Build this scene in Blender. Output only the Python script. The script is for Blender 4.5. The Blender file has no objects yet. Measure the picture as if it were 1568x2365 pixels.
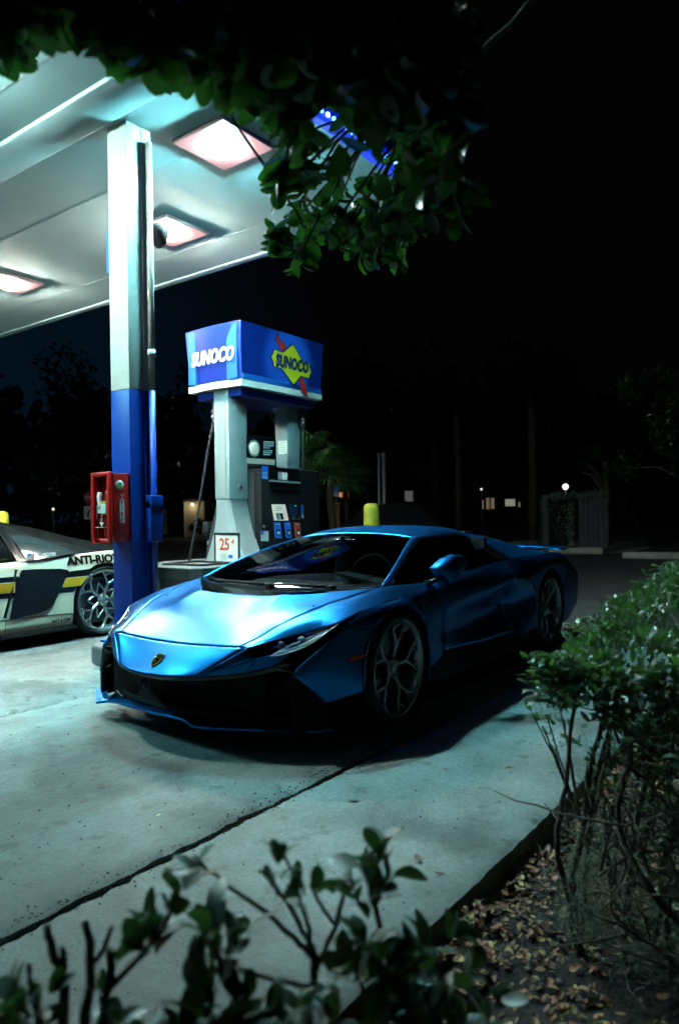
import bpy, bmesh, math, random
import numpy as np
from mathutils import Vector, Matrix

random.seed(7)
rng = np.random.default_rng(11)
S = bpy.context.scene
COL = S.collection
R = math.radians

# ------------------------------------------------------------------ camera
EYE = 1.22
YAW = R(36.5)
ROLL = 0.0155
FPX, CX, CY, HOR = 1650.0, 784.0, 1182.5, 1189.0
PITCH = math.atan((HOR - CY) / FPX)
fwd = Vector((math.cos(YAW) * math.cos(PITCH), math.sin(YAW) * math.cos(PITCH), math.sin(PITCH)))
rgt = Vector((math.sin(YAW), -math.cos(YAW), 0.0))
upv = rgt.cross(fwd)
cam_d = bpy.data.cameras.new("camera")
cam = bpy.data.objects.new("camera", cam_d)
COL.objects.link(cam)
cr, sr = math.cos(ROLL), math.sin(ROLL)
cx_ax = rgt * cr - upv * sr          # image right in the world
cy_ax = upv * cr + rgt * sr          # image up in the world
cam.matrix_world = Matrix((
    (cx_ax.x, cy_ax.x, -fwd.x, 0.0), (cx_ax.y, cy_ax.y, -fwd.y, 0.0),
    (cx_ax.z, cy_ax.z, -fwd.z, EYE), (0, 0, 0, 1)))
cam_d.sensor_fit = 'VERTICAL'
cam_d.sensor_height = 36.0
cam_d.lens = FPX / 2365.0 * 36.0
cam_d.clip_start = 0.05
cam_d.clip_end = 600.0
cam_d.dof.use_dof = True
cam_d.dof.focus_distance = 4.6
cam_d.dof.aperture_fstop = 2.6
S.camera = cam

# ------------------------------------------------------------------ night sky and a faint added fill sun
W = bpy.data.worlds.new("World")
S.world = W
W.use_nodes = True
wn = W.node_tree.nodes
wl = W.node_tree.links
bg = wn["Background"]
# deep night blue, a little paler towards +Y, with lens flare put into the sky colour, same at every height
tcw = wn.new("ShaderNodeTexCoord")
dt = wn.new("ShaderNodeVectorMath"); dt.operation = 'DOT_PRODUCT'
dt.inputs[1].default_value = (0.2, 0.98, 0.0)
wl.new(tcw.outputs["Generated"], dt.inputs[0])
mr = wn.new("ShaderNodeMapRange"); mr.interpolation_type = 'SMOOTHSTEP'
mr.inputs[1].default_value = 0.70; mr.inputs[2].default_value = 0.98
wl.new(dt.outputs["Value"], mr.inputs[0])
mxw = wn.new("ShaderNodeMix"); mxw.data_type = 'RGBA'
mxw.inputs[6].default_value = (0.0010, 0.0008, 0.0010, 1)
mxw.inputs[7].default_value = (0.0006, 0.0055, 0.0115, 1)
wl.new(mr.outputs[0], mxw.inputs[0])
wl.new(mxw.outputs[2], bg.inputs[0])
bg.inputs[1].default_value = 1.0
fill_sun_d = bpy.data.lights.new("fill_sun", 'SUN')  # unseen weak sun lamp added to fill the dark
fill_sun_d.energy = 0.012
fill_sun_d.angle = R(0.5)
fill_sun_d.color = (0.75, 0.88, 1.0)
fill_sun = bpy.data.objects.new("fill_sun", fill_sun_d)
COL.objects.link(fill_sun)
fill_sun.rotation_euler = (R(48), R(10), R(-60))

S.view_settings.view_transform = 'Standard'
S.view_settings.look = 'None'
S.view_settings.exposure = 0.0
S.view_settings.gamma = 1.0
S.view_settings.use_curve_mapping = False
S.render.engine = 'CYCLES'
S.cycles.use_denoising = True
S.cycles.max_bounces = 8
S.cycles.transparent_max_bounces = 16
S.cycles.caustics_reflective = False
S.cycles.caustics_refractive = False
S.cycles.sample_clamp_indirect = 4.0


# ------------------------------------------------------------------ helpers
def at(px, py, axis, val):
    """world point seen along a bearing of the photograph on the plane axis = val"""
    xi, yi = (px - CX) / FPX, (py - CY) / FPX
    x = xi * cr - yi * sr
    y = xi * sr + yi * cr
    d = fwd + rgt * x - upv * y
    o = Vector((0, 0, EYE))
    return o + d * ((val - o[axis]) / d[axis])


def far(px, D, z=0.0):
    """ground point on a bearing at depth D"""
    x = (px - CX) / FPX
    p = (fwd + rgt * x) * D
    return Vector((p.x, p.y, z))


def tag(o, label=None, cat=None, group=None, kind=None):
    if label: o['label'] = label
    if cat: o['category'] = cat
    if group: o['group'] = group
    if kind: o['kind'] = kind
    return o


def empty(name, loc=(0, 0, 0), rz=0.0, label=None, cat=None, group=None):
    o = bpy.data.objects.new(name, None)
    COL.objects.link(o)
    o.location = loc
    o.rotation_euler = (0, 0, rz)
    o.empty_display_size = 0.2
    return tag(o, label, cat, group)


def link(name, me, parent=None, loc=None, rot=None):
    o = bpy.data.objects.new(name, me)
    COL.objects.link(o)
    if parent: o.parent = parent
    if loc is not None: o.location = loc
    if rot is not None: o.rotation_euler = rot
    return o


class MB:
    """collects shapes and links them as one mesh object"""

    def __init__(s):
        s.v = []; s.f = []; s.sm = []; s.mi = []; s.cur = 0

    def add(s, vs, fs, smooth=False):
        b = len(s.v)
        s.v += [tuple(p) for p in vs]
        for f in fs:
            s.f.append(tuple(b + i for i in f)); s.sm.append(smooth); s.mi.append(s.cur)
        return s

    def box(s, a, b, bev=0.0):
        (x0, y0, z0), (x1, y1, z1) = a, b
        x0, x1 = min(x0, x1), max(x0, x1); y0, y1 = min(y0, y1), max(y0, y1); z0, z1 = min(z0, z1), max(z0, z1)
        if bev <= 0:
            return s.add([(x0, y0, z0), (x1, y0, z0), (x1, y1, z0), (x0, y1, z0), (x0, y0, z1), (x1, y0, z1), (x1, y1, z1), (x0, y1, z1)],
                         [(0, 3, 2, 1), (4, 5, 6, 7), (0, 1, 5, 4), (1, 2, 6, 5), (2, 3, 7, 6), (3, 0, 4, 7)])
        bm = bmesh.new()
        bmesh.ops.create_cube(bm, size=1.0)
        for v in bm.verts:
            v.co = Vector(((x0 + x1) / 2 + v.co.x * (x1 - x0), (y0 + y1) / 2 + v.co.y * (y1 - y0), (z0 + z1) / 2 + v.co.z * (z1 - z0)))
        bmesh.ops.bevel(bm, geom=bm.edges[:], offset=bev, segments=2, affect='EDGES', profile=0.6)
        return s.bm(bm, True)

    def bm(s, bm, smooth=False):
        bm.verts.index_update()
        s.add([v.co[:] for v in bm.verts], [[v.index for v in f.verts] for f in bm.faces], smooth)
        bm.free()
        return s

    def prism(s, poly, vec, smooth=False):
        """flat polygon (3-D points) pushed along vec"""
        n = len(poly); vec = Vector(vec)
        a = [Vector(p) for p in poly]
        vs = a + [p + vec for p in a]
        nrm = Vector((0, 0, 0))
        for i in range(n):
            nrm += (a[i] - a[0]).cross(a[(i + 1) % n] - a[0])
        flip = nrm.dot(vec) > 0
        fs = [tuple(range(n)), tuple(range(2 * n - 1, n - 1, -1))] + [(i, i + n, (i + 1) % n + n, (i + 1) % n) for i in range(n)]
        if flip: fs = [f[::-1] for f in fs]
        return s.add(vs, fs, smooth)

    def tube(s, path, rad, n=8, cap=True, smooth=True):
        P = [Vector(p) for p in path]
        if not hasattr(rad, '__len__'): rad = [rad] * len(P)
        vs = []; prev = None
        for i, p in enumerate(P):
            t = (P[min(i + 1, len(P) - 1)] - P[max(i - 1, 0)])
            t = t.normalized() if t.length > 1e-9 else Vector((0, 0, 1))
            if prev is None:
                a = Vector((0, 0, 1)) if abs(t.z) < 0.9 else Vector((1, 0, 0))
                u = t.cross(a).normalized()
            else:
                u = (prev - t * prev.dot(t)).normalized()
            w = t.cross(u); prev = u
            for k in range(n):
                a = 2 * math.pi * k / n
                vs.append(p + (u * math.cos(a) + w * math.sin(a)) * rad[i])
        fs = []
        for i in range(len(P) - 1):
            for k in range(n):
                fs.append((i * n + k, i * n + (k + 1) % n, (i + 1) * n + (k + 1) % n, (i + 1) * n + k))
        if cap:
            fs.append(tuple(range(n - 1, -1, -1)))
            fs.append(tuple((len(P) - 1) * n + k for k in range(n)))
        return s.add(vs, fs, smooth)

    def lathe(s, prof, n=32, axis='z', c=(0, 0, 0), smooth=True, closed=False):
        """prof: (radius, height) pairs spun about an axis through c"""
        vs = []
        for k in range(n):
            a = 2 * math.pi * k / n; ca, sa = math.cos(a), math.sin(a)
            for r, h in prof:
                if axis == 'z': p = (r * ca, r * sa, h)
                elif axis == 'y': p = (r * sa, h, r * ca)
                else: p = (h, r * ca, r * sa)
                vs.append((p[0] + c[0], p[1] + c[1], p[2] + c[2]))
        m = len(prof); fs = []
        for k in range(n):
            k2 = (k + 1) % n
            for i in range(m if closed else m - 1):
                i2 = (i + 1) % m
                fs.append((k * m + i, k2 * m + i, k2 * m + i2, k * m + i2))
        return s.add(vs, fs, smooth)

    def bar(s, p0, p1, w0, w1, d0, d1, nrm):
        """tapered flat bar from p0 to p1, width across, depth along -nrm"""
        p0, p1, nrm = Vector(p0), Vector(p1), Vector(nrm).normalized()
        t = (p1 - p0).normalized(); a = t.cross(nrm).normalized()
        vs = []
        for p, w, d in ((p0, w0, d0), (p1, w1, d1)):
            vs += [p - a * w / 2 - nrm * d, p - a * w / 2 - nrm * d * 0.25, p - a * w * 0.28, p + a * w * 0.28, p + a * w / 2 - nrm * d * 0.25, p + a * w / 2 - nrm * d]
        fs = [(i, (i + 1) % 6, (i + 1) % 6 + 6, i + 6) for i in range(6)] + [(5, 4, 3, 2, 1, 0), (6, 7, 8, 9, 10, 11)]
        return s.add(vs, fs)

    def build(s, name, mat=None, parent=None, bev=0.0, seg=2, loc=None, rot=None):
        me = bpy.data.meshes.new(name)
        me.from_pydata(s.v, [], s.f)
        if mat:
            for m in (mat if isinstance(mat, (list, tuple)) else [mat]): me.materials.append(m)
        me.polygons.foreach_set('use_smooth', s.sm)
        me.polygons.foreach_set('material_index', s.mi)
        me.update()
        o = link(name, me, parent, loc, rot)
        if bev > 0:
            b = o.modifiers.new("bevel", 'BEVEL'); b.width = bev; b.segments = seg; b.limit_method = 'ANGLE'; b.angle_limit = R(35)
            b.harden_normals = False
        return o


def cr_curve(P, k):
    P = np.asarray(P, float); n = len(P)
    if n == 2:
        t = np.linspace(0, 1, k + 1)[:, None]
        return P[0] * (1 - t) + P[1] * t
    E = np.vstack([2 * P[0] - P[1], P, 2 * P[-1] - P[-2]])
    out = []
    for i in range(n - 1):
        p0, p1, p2, p3 = E[i:i + 4]
        for t in np.linspace(0, 1, k, endpoint=False):
            out.append(0.5 * (2 * p1 + (p2 - p0) * t + (2 * p0 - 5 * p1 + 4 * p2 - p3) * t * t + (3 * p1 - p0 - 3 * p2 + p3) * t ** 3))
    out.append(P[-1])
    return np.array(out)


def patch(rows, ku=5, kv=5):
    g = np.array([cr_curve(r, kv) for r in rows])
    return np.stack([cr_curve(g[:, j], ku) for j in range(g.shape[1])], 1)


def grid_add(mb, G, centre, smooth=True):
    nr, nc = G.shape[:2]
    a = G[1:, :-1] - G[:-1, :-1]; b = G[:-1, 1:] - G[:-1, :-1]
    nrm = np.cross(a, b).sum((0, 1))
    flip = nrm @ (G.mean((0, 1)) - np.array(centre)) < 0
    fs = []
    for i in range(nr - 1):
        for j in range(nc - 1):
            f = (i * nc + j, (i + 1) * nc + j, (i + 1) * nc + j + 1, i * nc + j + 1)
            fs.append(f[::-1] if flip else f)
    mb.add(G.reshape(-1, 3), fs, smooth)


def pull(G, **e):
    """draw named borders of a grid back by so many metres (panel gaps)"""
    G = G.copy()

    def mv(a, b, d):
        v = b - a; L = np.linalg.norm(v, axis=-1, keepdims=True); L[L < 1e-9] = 1
        return a + v / L * d
    if 'r0' in e: G[0] = mv(G[0], G[1], e['r0'])
    if 'r1' in e: G[-1] = mv(G[-1], G[-2], e['r1'])
    if 'c0' in e: G[:, 0] = mv(G[:, 0], G[:, 1], e['c0'])
    if 'c1' in e: G[:, -1] = mv(G[:, -1], G[:, -2], e['c1'])
    return G


def flat_text(name, s, size, mat, parent=None, loc=(0, 0, 0), rot=(0, 0, 0), ext=0.001, off=0.0, shear=0.0, sx=1.0, spacing=1.0, align='CENTER'):
    cu = bpy.data.curves.new(name, 'FONT')
    cu.body = s; cu.size = size; cu.extrude = ext; cu.offset = off; cu.shear = shear
    cu.align_x = align; cu.align_y = 'CENTER'; cu.space_character = spacing; cu.resolution_u = 3
    t = bpy.data.objects.new(name + "_curve", cu)
    COL.objects.link(t)
    dg = bpy.context.evaluated_depsgraph_get()
    me = bpy.data.meshes.new_from_object(t.evaluated_get(dg))
    COL.objects.unlink(t); bpy.data.objects.remove(t)
    me.materials.clear(); me.materials.append(mat)
    for v in me.vertices: v.co.x *= sx
    return link(name, me, parent, loc, rot)


# ------------------------------------------------------------------ materials
def mat(name, base=(0.5, 0.5, 0.5), rough=0.5, metal=0.0, var=0.0, vscale=8.0, bump=0.0, bscale=60.0, spec=0.5, emit=None, estr=0.0, coat=0.0, island=0.0, transl=None, dark=None, rvar=0.0):
    m = bpy.data.materials.new(name)
    m.use_nodes = True
    nt = m.node_tree; N = nt.nodes; L = nt.links
    b = N["Principled BSDF"]
    b.inputs["Base Color"].default_value = (*base, 1)
    b.inputs["Roughness"].default_value = rough
    b.inputs["Metallic"].default_value = metal
    b.inputs["Specular IOR Level"].default_value = spec
    b.inputs["Coat Weight"].default_value = coat
    b.inputs["Coat Roughness"].default_value = 0.04
    if emit:
        b.inputs["Emission Color"].default_value = (*emit, 1)
        b.inputs["Emission Strength"].default_value = estr
    tc = N.new("ShaderNodeTexCoord")
    if var > 0 or island > 0:
        hs = N.new("ShaderNodeHueSaturation")
        hs.inputs["Color"].default_value = (*base, 1)
        if island > 0:
            ge = N.new("ShaderNodeNewGeometry")
            mp = N.new("ShaderNodeMapRange")
            mp.inputs[3].default_value = 1 - island; mp.inputs[4].default_value = 1 + island
            L.new(ge.outputs["Random Per Island"], mp.inputs[0])
            L.new(mp.outputs[0], hs.inputs["Value"])
            mh = N.new("ShaderNodeMapRange")
            mh.inputs[3].default_value = 0.5 - island * 0.06; mh.inputs[4].default_value = 0.5 + island * 0.05
            sh = N.new("ShaderNodeMath"); sh.operation = 'FRACT'
            ml = N.new("ShaderNodeMath"); ml.operation = 'MULTIPLY'; ml.inputs[1].default_value = 17.31
            L.new(ge.outputs["Random Per Island"], ml.inputs[0]); L.new(ml.outputs[0], sh.inputs[0]); L.new(sh.outputs[0], mh.inputs[0])
            L.new(mh.outputs[0], hs.inputs["Hue"])
        else:
            nz = N.new("ShaderNodeTexNoise"); nz.inputs["Scale"].default_value = vscale; nz.inputs["Detail"].default_value = 6
            L.new(tc.outputs["Object"], nz.inputs["Vector"])
            mp = N.new("ShaderNodeMapRange"); mp.inputs[1].default_value = 0.3; mp.inputs[2].default_value = 0.7
            mp.inputs[3].default_value = 1 - var; mp.inputs[4].default_value = 1 + var
            L.new(nz.outputs["Fac"], mp.inputs[0]); L.new(mp.outputs[0], hs.inputs["Value"])
        L.new(hs.outputs[0], b.inputs["Base Color"])
    if rvar > 0:
        n3 = N.new("ShaderNodeTexNoise"); n3.inputs["Scale"].default_value = vscale * 1.7; n3.inputs["Detail"].default_value = 5
        L.new(tc.outputs["Object"], n3.inputs["Vector"])
        m3 = N.new("ShaderNodeMapRange"); m3.inputs[1].default_value = 0.3; m3.inputs[2].default_value = 0.7
        m3.inputs[3].default_value = max(0.02, rough - rvar); m3.inputs[4].default_value = rough + rvar
        L.new(n3.outputs["Fac"], m3.inputs[0]); L.new(m3.outputs[0], b.inputs["Roughness"])
    if bump > 0:
        n2 = N.new("ShaderNodeTexNoise"); n2.inputs["Scale"].default_value = bscale; n2.inputs["Detail"].default_value = 5
        L.new(tc.outputs["Object"], n2.inputs["Vector"])
        bp = N.new("ShaderNodeBump"); bp.inputs["Strength"].default_value = bump; bp.inputs["Distance"].default_value = 0.01
        L.new(n2.outputs["Fac"], bp.inputs["Height"]); L.new(bp.outputs[0], b.inputs["Normal"])
    if transl:
        tr = N.new("ShaderNodeBsdfTranslucent"); tr.inputs[0].default_value = (*transl, 1)
        mx = N.new("ShaderNodeMixShader"); mx.inputs[0].default_value = 0.35
        L.new(b.outputs[0], mx.inputs[1]); L.new(tr.outputs[0], mx.inputs[2])
        L.new(mx.outputs[0], N["Material Output"].inputs[0])
    return m


def glow(name, col, st):
    m = bpy.data.materials.new(name); m.use_nodes = True
    N = m.node_tree.nodes; b = N["Principled BSDF"]
    b.inputs["Base Color"].default_value = (0.02, 0.02, 0.02, 1)
    b.inputs["Emission Color"].default_value = (*col, 1); b.inputs["Emission Strength"].default_value = st
    return m


def glass(name, tint=(0.3, 0.35, 0.35), ior=1.5, rough=0.0):
    m = bpy.data.materials.new(name); m.use_nodes = True
    nt = m.node_tree; N = nt.nodes; L = nt.links
    N.remove(N["Principled BSDF"])
    tr = N.new("ShaderNodeBsdfTransparent"); tr.inputs[0].default_value = (*tint, 1)
    gl = N.new("ShaderNodeBsdfGlossy"); gl.inputs["Roughness"].default_value = rough
    # thin pane: the same mirror share from both sides (Schlick)
    ge = N.new("ShaderNodeNewGeometry"); dp = N.new("ShaderNodeVectorMath"); dp.operation = 'DOT_PRODUCT'
    L.new(ge.outputs["Incoming"], dp.inputs[0]); L.new(ge.outputs["Normal"], dp.inputs[1])
    ab = N.new("ShaderNodeMath"); ab.operation = 'ABSOLUTE'; L.new(dp.outputs["Value"], ab.inputs[0])
    om = N.new("ShaderNodeMath"); om.operation = 'SUBTRACT'; om.inputs[0].default_value = 1.0; om.use_clamp = True; L.new(ab.outputs[0], om.inputs[1])
    pw = N.new("ShaderNodeMath"); pw.operation = 'POWER'; pw.inputs[1].default_value = 5.0; L.new(om.outputs[0], pw.inputs[0])
    f0 = 2 * ((ior - 1) / (ior + 1)) ** 2
    fr = N.new("ShaderNodeMath"); fr.operation = 'MULTIPLY_ADD'; fr.inputs[1].default_value = 1 - f0; fr.inputs[2].default_value = f0; L.new(pw.outputs[0], fr.inputs[0])
    mx = N.new("ShaderNodeMixShader")
    L.new(fr.outputs[0], mx.inputs[0]); L.new(tr.outputs[0], mx.inputs[1]); L.new(gl.outputs[0], mx.inputs[2])
    L.new(mx.outputs[0], N["Material Output"].inputs[0])
    return m


def m_concrete():
    m = bpy.data.materials.new("broomed concrete"); m.use_nodes = True
    nt = m.node_tree; N = nt.nodes; L = nt.links; b = N["Principled BSDF"]
    ge = N.new("ShaderNodeNewGeometry")

    def noise(sc, det=6, rough=0.6):
        n = N.new("ShaderNodeTexNoise"); n.inputs["Scale"].default_value = sc; n.inputs["Detail"].default_value = det
        n.inputs["Roughness"].default_value = rough
        L.new(ge.outputs["Position"], n.inputs["Vector"]); return n
    big = noise(0.55, 5); mid = noise(3.2, 7, 0.65); fine = noise(46, 6, 0.7); spots = noise(9, 3, 0.5)
    r1 = N.new("ShaderNodeValToRGB")
    r1.color_ramp.elements[0].position = 0.32; r1.color_ramp.elements[0].color = (0.145, 0.168, 0.165, 1)
    r1.color_ramp.elements[1].position = 0.68; r1.color_ramp.elements[1].color = (0.300, 0.350, 0.345, 1)
    L.new(big.outputs["Fac"], r1.inputs[0])

    def mul(c, src, a, bb, lo, hi):
        mp = N.new("ShaderNodeMapRange"); mp.inputs[1].default_value = lo; mp.inputs[2].default_value = hi
        mp.inputs[3].default_value = a; mp.inputs[4].default_value = bb
        L.new(src.outputs["Fac"], mp.inputs[0])
        x = N.new("ShaderNodeMix"); x.data_type = 'RGBA'; x.blend_type = 'MULTIPLY'; x.inputs[0].default_value = 1
        L.new(c, x.inputs[6])
        cc = N.new("ShaderNodeCombineColor")
        for i in range(3): L.new(mp.outputs[0], cc.inputs[i])
        L.new(cc.outputs[0], x.inputs[7]); return x.outputs[2]
    c = mul(r1.outputs[0], mid, 0.72, 1.18, 0.3, 0.7)
    c = mul(c, fine, 0.78, 1.12, 0.32, 0.62)
    c = mul(c, spots, 0.62, 1.0, 0.30, 0.40)
    # oil and water stains, and a few hairline cracks
    st = noise(1.15, 4, 0.55)
    c = mul(c, st, 0.55, 1.0, 0.36, 0.46)
    # slabs turn darker and browner in uneven patches towards their near end
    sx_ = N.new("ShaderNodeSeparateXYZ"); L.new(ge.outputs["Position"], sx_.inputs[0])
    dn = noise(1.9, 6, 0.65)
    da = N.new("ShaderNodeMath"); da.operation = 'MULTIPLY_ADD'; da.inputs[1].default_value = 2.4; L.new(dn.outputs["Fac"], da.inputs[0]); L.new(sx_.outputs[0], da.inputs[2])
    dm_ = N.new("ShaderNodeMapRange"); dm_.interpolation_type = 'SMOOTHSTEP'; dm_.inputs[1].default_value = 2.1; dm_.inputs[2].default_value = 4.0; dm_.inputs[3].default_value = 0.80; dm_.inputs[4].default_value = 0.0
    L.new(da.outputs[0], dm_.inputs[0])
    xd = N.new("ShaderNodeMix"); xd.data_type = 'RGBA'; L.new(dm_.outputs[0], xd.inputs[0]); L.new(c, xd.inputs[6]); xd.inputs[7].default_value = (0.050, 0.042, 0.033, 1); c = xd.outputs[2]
    wb = noise(2.2, 3)
    av = N.new("ShaderNodeVectorMath"); av.operation = 'MULTIPLY_ADD'; av.inputs[1].default_value = (0.35, 0.35, 0.35)
    L.new(wb.outputs["Color"], av.inputs[0]); L.new(ge.outputs["Position"], av.inputs[2])
    ve = N.new("ShaderNodeTexVoronoi"); ve.feature = 'DISTANCE_TO_EDGE'; ve.inputs["Scale"].default_value = 0.22
    L.new(av.outputs[0], ve.inputs["Vector"])
    ck = N.new("ShaderNodeMapRange"); ck.inputs[1].default_value = 0.0003; ck.inputs[2].default_value = 0.0011; ck.inputs[3].default_value = 0.55; ck.inputs[4].default_value = 1.0
    L.new(ve.outputs["Distance"], ck.inputs[0])
    xm = N.new("ShaderNodeMix"); xm.data_type = 'RGBA'; xm.blend_type = 'MULTIPLY'; xm.inputs[0].default_value = 1
    ccr = N.new("ShaderNodeCombineColor")
    for i in range(3): L.new(ck.outputs[0], ccr.inputs[i])
    L.new(c, xm.inputs[6]); L.new(ccr.outputs[0], xm.inputs[7]); c = xm.outputs[2]
    L.new(c, b.inputs["Base Color"])
    b.inputs["Roughness"].default_value = 0.72
    b.inputs["Specular IOR Level"].default_value = 0.35
    vo = N.new("ShaderNodeTexVoronoi"); vo.inputs["Scale"].default_value = 70
    L.new(ge.outputs["Position"], vo.inputs["Vector"])
    ad = N.new("ShaderNodeMath"); ad.operation = 'ADD'
    L.new(fine.outputs["Fac"], ad.inputs[0])
    ms = N.new("ShaderNodeMath"); ms.operation = 'MULTIPLY'; ms.inputs[1].default_value = 0.35
    L.new(vo.outputs["Distance"], ms.inputs[0]); L.new(ms.outputs[0], ad.inputs[1])
    bp = N.new("ShaderNodeBump"); bp.inputs["Strength"].default_value = 0.55; bp.inputs["Distance"].default_value = 0.012
    L.new(ad.outputs[0], bp.inputs["Height"]); L.new(bp.outputs[0], b.inputs["Normal"])
    return m


M = {}
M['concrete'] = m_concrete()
M['joint'] = mat("dark joint dirt", (0.012, 0.010, 0.008), 0.95, bump=0.6, bscale=120)
M['soil'] = mat("mulch soil", (0.007, 0.005, 0.0036), 0.95, var=0.5, vscale=14, bump=1.0, bscale=70)
M['asphalt'] = mat("asphalt", (0.05, 0.05, 0.052), 0.8, var=0.35, vscale=2.0, bump=0.5, bscale=90)
M['kerb'] = mat("kerb concrete", (0.34, 0.34, 0.31), 0.8, var=0.2, vscale=5, bump=0.3)
M['paint'] = mat("satin blue metallic paint", (0.0, 0.155, 0.46), 0.355, metal=1.0, coat=0.08)
M['paint'].node_tree.nodes["Principled BSDF"].inputs["Coat Roughness"].default_value = 0.27
M['black_gloss'] = mat("gloss black", (0.006, 0.006, 0.007), 0.12, spec=0.5)
M['black_matt'] = mat("matt black plastic", (0.006, 0.006, 0.007), 0.65, spec=0.25, bump=0.15, bscale=300)
M['black_mesh'] = mat("dark grille", (0.003, 0.003, 0.003), 0.7, spec=0.15)
M['tyre'] = mat("tyre rubber", (0.012, 0.012, 0.012), 0.75, bump=0.2, bscale=80)
M['rim_dark'] = mat("satin graphite rim", (0.42, 0.44, 0.47), 0.30, metal=0.9)
M['rim_silver'] = mat("bright silver rim", (0.62, 0.66, 0.66), 0.25, metal=0.85)
M['steel'] = mat("brushed steel", (0.35, 0.36, 0.36), 0.35, metal=1.0, rvar=0.1)
M['disc'] = mat("brake disc", (0.12, 0.12, 0.12), 0.4, metal=1.0)
M['caliper'] = mat("black caliper", (0.01, 0.01, 0.012), 0.35)
M['caliper_blue'] = mat("blue caliper", (0.01, 0.06, 0.35), 0.35)
M['windshield'] = glass("windshield glass", (0.27, 0.31, 0.31))
M['side_glass'] = glass("smoked side glass", (0.05, 0.06, 0.07))
M['lens_glass'] = glass("headlight lens", (0.55, 0.6, 0.75))
M['interior'] = mat("charcoal cabin", (0.06, 0.064, 0.066), 0.8, bump=0.4, bscale=260)
M['head_blue'] = mat("headlight inner shell", (0.01, 0.035, 0.22), 0.18, metal=0.9)  # blue reflection of the edge light put into the shell colour
M['gold'] = mat("gold badge", (0.65, 0.40, 0.08), 0.25, metal=1.0)
M['led'] = mat("clear lamp tube", (0.85, 0.88, 0.9), 0.3)
M['amber'] = mat("red side marker", (0.35, 0.02, 0.01), 0.25)
M['white_paint'] = mat("gloss white paint", (0.84, 0.73, 0.55), 0.14, coat=0.6)
M['black_wrap'] = mat("satin black wrap", (0.008, 0.008, 0.008), 0.10, spec=0.25)
M['carbon'] = mat("dark carbon blade", (0.010, 0.0095, 0.010), 0.16, spec=0.3, bump=0.06, bscale=150)
M['yellow_wrap'] = mat("yellow reflective stripe", (0.74, 0.37, 0.01), 0.4)
M['pale_edge'] = mat("pale stripe edge", (0.75, 0.72, 0.6), 0.5)
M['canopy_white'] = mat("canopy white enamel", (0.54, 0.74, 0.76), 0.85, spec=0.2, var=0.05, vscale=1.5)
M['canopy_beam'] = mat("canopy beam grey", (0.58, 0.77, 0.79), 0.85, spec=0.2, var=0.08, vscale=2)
M['column_white'] = mat("column white enamel", (0.54, 0.56, 0.52), 0.45, var=0.11, vscale=7, rvar=0.1)
M['column_blue'] = mat("column blue enamel", (0.004, 0.045, 0.34), 0.36, var=0.05, vscale=3)
M['fascia_blue'] = mat("canopy blue fascia", (0.006, 0.05, 0.5), 0.35)
M['red_plastic'] = mat("red cabinet plastic", (0.50, 0.015, 0.012), 0.3, var=0.1, vscale=8)
M['clear'] = glass("clear plastic", (0.92, 0.92, 0.92), 1.25, 0.05)
M['ext_red'] = mat("extinguisher red", (0.42, 0.02, 0.02), 0.3)
M['white_plastic'] = mat("white plastic", (0.72, 0.74, 0.68), 0.5)
M['green_sticker'] = mat("green sticker", (0.16, 0.42, 0.05), 0.5)
M['yellow_sticker'] = mat("yellow label", (0.65, 0.6, 0.08), 0.5)
M['label_blue'] = mat("label blue ink", (0.02, 0.13, 0.62), 0.45)
M['ink'] = mat("black ink", (0.008, 0.007, 0.007), 0.7, spec=0.0)
M['ink_red'] = mat("red ink", (0.62, 0.06, 0.015), 0.5)
M['paper'] = mat("white paper", (0.72, 0.71, 0.62), 0.7)
M['pump_grey'] = mat("pump grey panel", (0.30, 0.36, 0.36), 0.4, var=0.08, vscale=6, metal=0.2)
M['pump_blue'] = mat("sign blue acrylic", (0.003, 0.022, 0.22), 0.28)
M['pump_lit'] = mat("sign pale blue edge", (0.012, 0.10, 0.42), 0.3)
M['white_band'] = mat("white sign band", (0.76, 0.76, 0.72), 0.45)
M['logo_yellow'] = mat("logo yellow", (0.78, 0.66, 0.02), 0.4)
M['logo_red'] = mat("logo red", (0.60, 0.03, 0.02), 0.4)
M['navy'] = mat("logo navy", (0.008, 0.015, 0.10), 0.4)
M['bollard'] = mat("yellow bollard sleeve", (0.62, 0.55, 0.05), 0.45, var=0.1, vscale=7)
M['tape'] = mat("reflective red tape", (0.30, 0.04, 0.02), 0.4)
M['island'] = mat("weathered island steel", (0.10, 0.12, 0.12), 0.55, var=0.25, vscale=4, bump=0.2)
M['island_side'] = mat("dark island edge", (0.018, 0.02, 0.02), 0.6)
M['hose'] = mat("black hose", (0.012, 0.013, 0.015), 0.45)
M['bark'] = mat("bark", (0.055, 0.042, 0.030), 0.9, var=0.4, vscale=25, bump=0.9, bscale=70)
M['twig'] = mat("grey twig", (0.075, 0.062, 0.048), 0.85, var=0.3, vscale=30, bump=0.5, bscale=120)
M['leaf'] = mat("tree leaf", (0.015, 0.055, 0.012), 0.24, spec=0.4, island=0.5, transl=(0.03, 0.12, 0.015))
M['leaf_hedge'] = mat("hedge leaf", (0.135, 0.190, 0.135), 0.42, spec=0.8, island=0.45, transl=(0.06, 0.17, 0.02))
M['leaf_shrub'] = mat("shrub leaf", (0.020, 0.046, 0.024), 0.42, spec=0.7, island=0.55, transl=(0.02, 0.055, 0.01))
M['litter'] = mat("dry leaf litter", (0.19, 0.095, 0.036), 0.7, island=0.8)
M['moss'] = mat("grey moss strands", (0.12, 0.15, 0.11), 0.95)
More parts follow.
